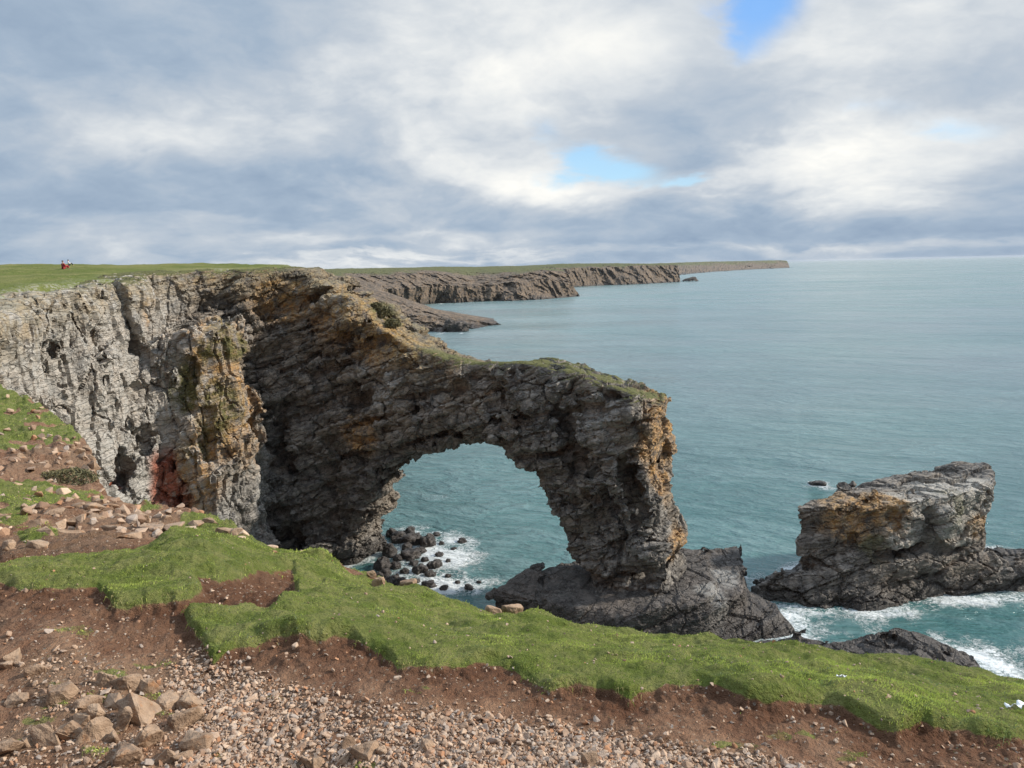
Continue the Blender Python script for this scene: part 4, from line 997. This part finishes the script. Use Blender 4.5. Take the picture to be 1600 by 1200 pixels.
# ---- scraps of white litter on the turf
LIT, t_, b_ = material('white_paper'); t_.put(b_.inputs['Base Color'], t_.mix(t_.noise(t_.new('ShaderNodeTexCoord').outputs['Object'], 60., 3), (.72, .73, .74), (.85, .85, .84))); b_.inputs['Roughness'].default_value = .8
def scrap(u, v, w, seed, label):
    c = ground_point(u, v); s = w*np.linalg.norm(c-EYE)/F/2; rng = np.random.default_rng(seed)
    n = 12; X, Y = np.meshgrid(np.linspace(-1, 1, n), np.linspace(-.7, .7, n), indexing='ij')
    p = np.stack([X.ravel(), Y.ravel(), 0*X.ravel()+seed], 1)
    Z = .75*np.abs(pn(p*1.7, seed))+.35*np.abs(X.ravel()*Y.ravel()); edge = 1-.4*np.abs(pn(p*2.5, seed+1))
    top = np.stack([X.ravel()*edge, Y.ravel()*edge, Z], 1)*s; bot = top.copy(); bot[:, 2] -= s*.05
    q = grid_faces(n, n); V = np.concatenate([top, bot])
    rim = np.concatenate([np.arange(n), np.arange(2*n-1, n*n, n), np.arange(n*n-2, n*n-n-1, -1), np.arange(n*n-2*n, 0, -n)])
    side = np.stack([rim, np.roll(rim, -1), np.roll(rim, -1)+n*n, rim+n*n], 1)
    o = mesh_np('paper_scrap', V, [q[:, ::-1], q+n*n, side], LIT, smooth=True); o.location = (c[0], c[1], c[2]+.022)
    o.rotation_euler = (-.5, .3*(1 if seed % 2 else -1), rng.uniform(-.6, .6)); tag(o, label, 'litter')
scrap(1313, 1099, 12, 5, 'tiny white scrap of paper in the middle of the right hand turf')
scrap(1589, 1139, 26, 8, 'larger crumpled white scrap of paper on turf at the right frame edge')

# ---- shrubs on the left slope and cliff shoulder
LEAF, t_, b_ = material('shrub_leaves'); t_.put(b_.inputs['Base Color'], t_.mix(t_.attr('tone'), (.07, .068, .03), (.20, .17, .075))); b_.inputs['Roughness'].default_value = .8
STEM, t_, b_ = material('shrub_stem'); t_.put(b_.inputs['Base Color'], t_.mix(t_.noise(t_.new('ShaderNodeTexCoord').outputs['Object'], 30.), (.06, .04, .025), (.14, .1, .07)))
def shrub(c, rx, ry, rz, n, leaf, label, seed, dark=0.):
    rng = np.random.default_rng(seed); root = empty('shrub', c); tag(root, label, 'shrub')
    d = rng.normal(size=(n, 3)); d /= np.linalg.norm(d, axis=1)[:, None]; d[:, 2] = np.abs(d[:, 2])
    r = rng.uniform(.72, 1.0, n)*(1+.25*pn(d*2.2+seed, seed)); p = d*r[:, None]*np.array([rx, ry, rz])
    a = rng.normal(size=(n, 3)); a /= np.linalg.norm(a, axis=1)[:, None]; bb = np.cross(a, rng.normal(size=(n, 3))); bb /= np.linalg.norm(bb, axis=1)[:, None]
    s = leaf*rng.uniform(.6, 1.3, n)[:, None]
    V = np.stack([p-a*s, p+bb*s*.5, p+a*s, p-bb*s*.5], 1).reshape(-1, 3); q = np.arange(n)[:, None]*4+np.arange(4)[None]
    tone = np.repeat(np.clip(rng.normal(.45-dark, .25, n)+.3*pn(p/max(rx, .1)*2.5, seed+3), 0, 1), 4)
    mesh_np('foliage', V, [q], LEAF, dict(tone=tone), parent=root)
    SV = []; SF = []
    for k in range(9):
        e = d[k]*np.array([rx, ry, rz])*.8; w = rx*.025
        SV += [(-w, 0, -.05), (w, 0, -.05), (0, w*1.7, -.05), (e[0]-w*.4, e[1], e[2]), (e[0]+w*.4, e[1], e[2]), (e[0], e[1]+w*.7, e[2])]
        i = k*6; SF += [(i, i+1, i+4, i+3), (i+1, i+2, i+5, i+4), (i+2, i, i+3, i+5)]
    mesh_np('stem', np.array(SV), [np.array(SF)], STEM, parent=root)
g = ground_point(105, 752); shrub(g, .45, .36, .2, 2600, .02, 'low rounded olive brown shrub near the edge of the left rubble slope', 3, .1)
def cliff_hit(u, v):
    dg = bpy.context.evaluated_depsgraph_get(); r = ray(u, v); r = r/np.linalg.norm(r)
    e = EYE.copy()
    for _ in range(6):
        ok, loc, nrm, i, ob, mt = S.ray_cast(dg, Vector(e), Vector(r))
        if not ok: return None
        if ob.name.startswith(('cliff', 'rock_arch', 'plateau')): return np.array(loc)
        e = np.array(loc)+r*.05
    return None
for k, (u, v, w, lab) in enumerate([(598, 492, 2.3, 'bushy dark green scrub on the steep shoulder above the arch'), (613, 510, 1.9, 'lower green scrub clump on the arch shoulder beside the bay'), (588, 482, 1.5, 'uppermost small scrub clump on the steep arch shoulder')]):
    c = cliff_hit(u, v)
    if c is not None and c[1] < 114: shrub(c, w*.6, w*.5, w*.55, 1800, .14, lab, 20+k)

# ================================================================== walkers on the cliff top
def flat_mat(name, col):
    m, t, b = material(name); t.put(b.inputs['Base Color'], t.mix(t.noise(t.new('ShaderNodeTexCoord').outputs['Object'], 25., 3), tuple(x*.8 for x in col), tuple(min(1, x*1.15) for x in col))); b.inputs['Roughness'].default_value = .85; return m
SKIN = flat_mat('skin', (.5, .3, .22))
def skin_mesh(name, joints, edges, mat, parent, sub=2):
    me = bpy.data.meshes.new(name); me.from_pydata([j[:3] for j in joints], edges, []); me.materials.append(mat)
    o = bpy.data.objects.new(name, me); COL.objects.link(o); o.parent = parent
    md = o.modifiers.new('Skin', 'SKIN'); md.use_smooth_shade = True
    sv = me.skin_vertices[0].data if me.skin_vertices else None
    if sv is None:
        bm = bmesh.new(); bm.from_mesh(me); bm.verts.layers.skin.verify(); bm.to_mesh(me); bm.free(); sv = me.skin_vertices[0].data
    for i, j in enumerate(joints):
        sv[i].radius = (j[3], j[4] if len(j) > 4 else j[3]); sv[i].use_root = (i == 0)
    s = o.modifiers.new('Sub', 'SUBSURF'); s.levels = sub; s.render_levels = sub
    return o
def person(x, y, rz, label, group, jacket, trousers, hair, h=1.0, seated=False):
    z = plat_z(x, y); root = empty('person', (x, y, z)); root.rotation_euler.z = rz; root.scale = (h, h, h); tag(root, label, 'person', group)
    J = [(0, 0, .95, .13, .10), (0, 0, 1.2, .14, .10), (0, 0, 1.42, .15, .09), (0, 0, 1.53, .055), (0, -.02, 1.63, .085, .095), (0, 0, 1.72, .07),
         (.19, 0, 1.42, .055), (.24, .02, 1.14, .045), (.22, -.12, .92, .036), (.22, -.16, .84, .03),
         (-.19, 0, 1.42, .055), (-.24, .02, 1.14, .045), (-.22, -.12, .92, .036), (-.22, -.16, .84, .03),
         (.09, 0, .88, .09), (.10, -.03, .48, .062), (.10, .02, .09, .045), (.11, -.14, .04, .04),
         (-.09, 0, .88, .09), (-.10, .02, .48, .062), (-.10, .06, .09, .045), (-.11, -.10, .04, .04)]
    E = [(0, 1), (1, 2), (2, 3), (3, 4), (4, 5), (2, 6), (6, 7), (7, 8), (8, 9), (2, 10), (10, 11), (11, 12), (12, 13), (0, 14), (14, 15), (15, 16), (16, 17), (0, 18), (18, 19), (19, 20), (20, 21)]
    if seated:   # sitting on the turf, knees drawn up, arms resting forward
        J = [(a[0], a[1], a[2]-.83, *a[3:]) for a in J[:14]]+[(.10, -.03, .10, .10), (.13, -.42, .42, .065), (.12, -.62, .07, .048), (.12, -.76, .05, .04), (-.10, -.03, .10, .10), (-.13, -.42, .42, .065), (-.12, -.62, .07, .048), (-.12, -.76, .05, .04)]
        for k_, q_ in ((7, (.25, -.08, .34, .05)), (8, (.17, -.32, .40, .04)), (9, (.10, -.40, .43, .032)), (11, (-.25, -.08, .34, .05)), (12, (-.17, -.32, .40, .04)), (13, (-.10, -.40, .43, .032))): J[k_] = q_
    skin_mesh('body', J, E, SKIN, root, 1)
    dz = .83 if seated else 0.
    arms = [(.255, -.07, .35, .07), (.18, -.30, .40, .055), (-.255, -.07, .35, .07), (-.18, -.30, .40, .055)] if seated else [(.255, .02, 1.14, .07), (.23, -.11, .94, .055), (-.255, .02, 1.14, .07), (-.23, -.11, .94, .055)]
    skin_mesh('jacket', [(0, 0, .90-dz, .185, .15), (0, 0, 1.15-dz, .185, .14), (0, 0, 1.42-dz, .19, .12), (0, 0, 1.50-dz, .08), (.20, 0, 1.43-dz, .085), arms[0], arms[1], (-.20, 0, 1.43-dz, .085), arms[2], arms[3]],
              [(0, 1), (1, 2), (2, 3), (2, 4), (4, 5), (5, 6), (2, 7), (7, 8), (8, 9)], jacket, root, 1)
    legs = [(0, 0, .12, .17, .13), (.10, -.05, .12, .115), (.13, -.42, .42, .085), (.12, -.61, .10, .065), (-.10, -.05, .12, .115), (-.13, -.42, .42, .085), (-.12, -.61, .10, .065)] if seated else \
        [(0, 0, .92, .16, .125), (.095, 0, .84, .105), (.105, -.03, .48, .08), (.105, .02, .1, .065), (-.095, 0, .84, .105), (-.105, .02, .48, .08), (-.105, .06, .1, .065)]
    skin_mesh('trousers', legs, [(0, 1), (1, 2), (2, 3), (0, 4), (4, 5), (5, 6)], trousers, root, 1)
    v, f_ = boulder_mesh(3, 2); v = v/np.linalg.norm(v, axis=1)[:, None]*np.array([.105, .115, .10]); v[:, 2] = np.maximum(v[:, 2], -.02)
    o = mesh_np('hair', v+np.array([0, .015, 1.70-dz]), [f_], hair, smooth=True, parent=root)
RED = flat_mat('red_jacket', (.30, .025, .03)); WHITE = flat_mat('white_jacket', (.75, .75, .76)); DKN = flat_mat('dark_cloth', (.03, .035, .045)); GREY = flat_mat('grey_cloth', (.12, .13, .15)); HAIR = flat_mat('dark_hair', (.03, .02, .018)); TEAL = flat_mat('teal_jacket', (.03, .07, .075))
def stand(u, D): return at(u, 415, D)[0], D
x, y = stand(98.5, 112); person(x, y, 2.6, 'person in a red jacket sitting on the left crest of the cliff top', 'walkers on the cliff top', RED, RED, HAIR, 1.3, True)
x, y = stand(107.3, 119); person(x, y, 2.2, 'person in a white top and dark trousers sitting right of the red jacket', 'walkers on the cliff top', WHITE, DKN, HAIR, 1., True)
x, y = stand(273, 215); person(x, y, .2, 'left of two tiny far walkers in dark clothes on the skyline', 'walkers on the cliff top', TEAL, DKN, HAIR)
x, y = stand(278.3, 217); person(x, y, -.2, 'right of two tiny far walkers in dark clothes on the skyline', 'walkers on the cliff top', DKN, DKN, HAIR, .95)

# ================================================================== sea
def build_sea():
    def axis(a, b, st, lo, hi, g=1.13):
        r = [np.arange(a, b, st)]; x = b; s = st; up = []
        while x < hi: x += s; s *= g; up.append(x)
        x = a; s = st; dn = []
        while x > lo: x -= s; s *= g; dn.append(x)
        return np.concatenate([np.array(dn[::-1]), r[0], np.array(up)])
    xs = axis(-50., 100., .8, -16000, 16000); ys = axis(58., 190., .8, -1500, 26000)
    X, Y = np.meshgrid(xs, ys, indexing='ij')
    W = np.concatenate(WATER_PTS); key = np.round(W/.8).astype(int); W = W[np.unique(key, axis=0, return_index=True)[1]]
    kd = kdtree.KDTree(len(W))
    for i, w in enumerate(W): kd.insert((w[0], w[1], 0), i)
    kd.balance()
    V = np.stack([X.ravel(), Y.ravel(), 0*X.ravel()], 1)
    sh = np.zeros(len(V)); m = np.where((np.abs(V[:, 0]) < 1500) & (V[:, 1] > 40) & (V[:, 1] < 1300))[0]
    for i in m: sh[i] = kd.find(V[i])[2]
    sh[m] = np.exp(-(sh[m]/2.8))
    extra = np.zeros(len(V))
    for (u, v, R, a) in [(1440, 945, 11, .5), (1560, 950, 12, .55), (1560, 1040, 12, .62), (1400, 985, 7, .35), (1240, 965, 5, .6), (1210, 1000, 6, .55), (690, 770, 7, .5), (700, 860, 9, .62), (690, 900, 7, .6), (640, 745, 5, .5), (720, 930, 6, .4), (1380, 965, 8, .3)]:
        c = atz(u, v); extra = np.maximum(extra, a*np.exp(-((V[:, 0]-c[0])**2+(V[:, 1]-c[1])**2)/(R*R)))
    sh = np.clip(sh+extra, 0, 1)
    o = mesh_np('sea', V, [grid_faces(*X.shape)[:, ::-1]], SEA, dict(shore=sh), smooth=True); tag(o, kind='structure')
build_sea()

# ================================================================== air
def build_haze():
    bm = bmesh.new(); bmesh.ops.create_cube(bm, size=1.); me = bpy.data.meshes.new('haze'); bm.to_mesh(me); bm.free()
    o = bpy.data.objects.new('haze', me); COL.objects.link(o); o.scale = (33500, 29000, 56); o.location = (0, 12200, 22.5); o['kind'] = 'stuff'
    m = bpy.data.materials.new('sea_air'); m.use_nodes = True; t = NT(m.node_tree); t.n.remove(t.n['Principled BSDF'])
    v = t.new('ShaderNodeVolumePrincipled'); v.inputs['Density'].default_value = 2.4e-5; v.inputs['Color'].default_value = (.86, .91, .97, 1); v.inputs['Anisotropy'].default_value = .2
    t.l.new(v.outputs[0], t.n['Material Output'].inputs['Volume']); me.materials.append(m)
build_haze()

# ================================================================== sky, sun, camera
SUN_AZ, SUN_EL = math.radians(88), math.radians(30)   # azimuth clockwise from the view direction
def build_world():
    w = bpy.data.worlds.new('World'); S.world = w; w.use_nodes = True; t = NT(w.node_tree)
    bg = t.n['Background']
    sky = t.new('ShaderNodeTexSky'); sky.sky_type = 'NISHITA'; sky.sun_disc = False; sky.sun_elevation = SUN_EL; sky.sun_rotation = SUN_AZ
    dirv = t.new('ShaderNodeTexCoord').outputs['Generated']
    x, y, z = t.sep(dirv)
    E = t.m('ARCSINE', z); A = t.m('ARCTAN2', x, y)
    zc = t.m('ADD', t.m('MAXIMUM', z, 0.), .33)
    pl = t.comb(t.m('DIVIDE', x, zc), t.m('DIVIDE', y, zc), 0.)
    wx = t.noise(pl, .9, 5, .6, out=1)
    plw = t.vm('ADD', pl, t.vm('SCALE', t.vm('SUBTRACT', wx, (.5, .5, .5)), .4))
    n1 = t.noise(plw, 1.35, 6, .5); n2 = t.noise(plw, 3.4, 9, .57); n4 = t.noise(plw, 9., 6, .6); n3 = t.noise(t.vm('MULTIPLY', plw, (.4, 1.3, 1.)), 2.2, 7, .55)
    Aw = t.m('ADD', A, t.m('MULTIPLY', t.m('SUBTRACT', n2, .5), .16)); Ew = t.m('ADD', E, t.m('MULTIPLY', t.m('SUBTRACT', t.noise(plw, 1.3, 7, .6, dist=.4), .5), .13))
    def G(u, v, su, sv, amp):
        r = ray(u, v); r = r/np.linalg.norm(r); a0 = math.atan2(r[0], r[1]); e0 = math.asin(r[2]); sa, se = su/F, sv/F
        q = t.m('ADD', t.m('POWER', t.m('DIVIDE', t.m('SUBTRACT', Aw, a0), sa), 2.), t.m('POWER', t.m('DIVIDE', t.m('SUBTRACT', Ew, e0), se), 2.))
        return t.m('MULTIPLY', t.m('EXPONENT', t.m('MULTIPLY', q, -1.)), amp)
    def total(lst):
        r = None
        for g in lst: v = G(*g); r = v if r is None else t.m('ADD', r, v)
        return r
    light = total([(880, 70, 330, 120, .40), (740, 275, 190, 45, .48), (1370, 225, 190, 65, .50), (150, 195, 230, 40, .25), (560, 110, 330, 90, .16), (930, 300, 140, 30, .30), (640, 370, 330, 14, .22), (1500, 60, 200, 90, .25), (1180, 290, 120, 30, .20), (1490, 380, 260, 10, .2), (560, 402, 500, 8, .3),
                   (80, 90, 260, 90, -.15), (400, 285, 480, 38, -.17), (1150, 210, 250, 40, -.10), (1480, 145, 150, 40, -.22), (1250, 345, 420, 30, -.16), (250, 340, 420, 10, .10)])
    base = t.m('ADD', .335, t.m('ADD', t.m('MULTIPLY', t.m('SUBTRACT', n1, .5), .55), t.m('ADD', t.m('MULTIPLY', t.m('SUBTRACT', n2, .5), .8), t.m('ADD', t.m('MULTIPLY', t.m('SUBTRACT', n4, .5), .22), t.m('MULTIPLY', t.m('SUBTRACT', n3, .5), .10)))))
    br = t.m('ADD', base, light, clamp=True)
    # unseen sky: brightness added overhead to light the ground, dimmed behind the camera
    cr = t.new('ShaderNodeValToRGB'); t.put(cr.inputs[0], br); e = cr.color_ramp.elements
    e[0].position = 0.; e[0].color = (.19, .265, .375, 1); e[1].position = 1.; e[1].color = (.88, .86, .80, 1)
    for pos, col in ((.3, (.30, .375, .47)), (.5, (.42, .47, .53)), (.72, (.63, .65, .66))): q = e.new(pos); q.color = (*col, 1)
    gaps = total([(1185, 5, 75, 58, 1.2), (955, 258, 66, 26, 1.35), (905, 238, 30, 18, .7), (1055, 286, 55, 13, 1.0), (1160, 80, 40, 30, .45), (1500, 195, 70, 22, .65), (1400, 150, 60, 20, .4), (860, 200, 30, 26, .5)])
    gapm = t.ss(t.m('ADD', gaps, t.m('MULTIPLY', t.m('SUBTRACT', n2, .5), 1.3)), .25, 1.15)
    hi = t.ss(z, .45, .8)
    skyc = t.vm('SCALE', sky.outputs[0], .10)
    blue = t.mix(.75, skyc, t.mix(t.ss(E, .06, .30), (.42, .70, .90), (.17, .42, .88)))
    c = t.mix(t.m('MULTIPLY', gapm, .92), cr.outputs[0], blue)
    top = t.m('ADD', 1., t.m('MULTIPLY', t.ss(z, .45, .85), 1.6))
    c = t.vm('SCALE', c, t.m('MULTIPLY', top, t.m('ADD', .55, t.m('MULTIPLY', t.ss(t.m('ADD', y, t.m('MULTIPLY', z, .6)), -.35, .35), .45))))
    t.put(bg.inputs[0], c); bg.inputs[1].default_value = 1.
build_world()
sl = bpy.data.lights.new('sun', 'SUN'); sl.energy = 4.0; sl.angle = math.radians(3.); sl.color = (1., .93, .82)
so = bpy.data.objects.new('sun', sl); COL.objects.link(so)
sd_ = Vector((math.sin(SUN_AZ)*math.cos(SUN_EL), math.cos(SUN_AZ)*math.cos(SUN_EL), math.sin(SUN_EL)))
so.rotation_euler = sd_.to_track_quat('Z', 'Y').to_euler(); so.location = (60, -40, 90)

cd = bpy.data.cameras.new('camera'); cam = bpy.data.objects.new('camera', cd); COL.objects.link(cam); S.camera = cam
cd.sensor_width = 36.; cd.lens = 36.*F/1600; cd.clip_end = 60000; cd.clip_start = .05
r0 = np.array([1., 0, 0]); u0 = np.array([0, math.sin(PIT), math.cos(PIT)]); fw = np.array([0, math.cos(PIT), -math.sin(PIT)])
Rv = math.cos(ROL)*r0-math.sin(ROL)*u0; Uv = math.sin(ROL)*r0+math.cos(ROL)*u0
cam.matrix_world = Matrix(((Rv[0], Uv[0], -fw[0], EYE[0]), (Rv[1], Uv[1], -fw[1], EYE[1]), (Rv[2], Uv[2], -fw[2], EYE[2]), (0, 0, 0, 1)))
S.render.resolution_x, S.render.resolution_y = 1024, 768
S.view_settings.view_transform = 'Standard'; S.view_settings.look = 'None'; S.view_settings.exposure = .35; S.view_settings.gamma = 1.
S.cycles.max_bounces = 6; S.cycles.use_denoising = True
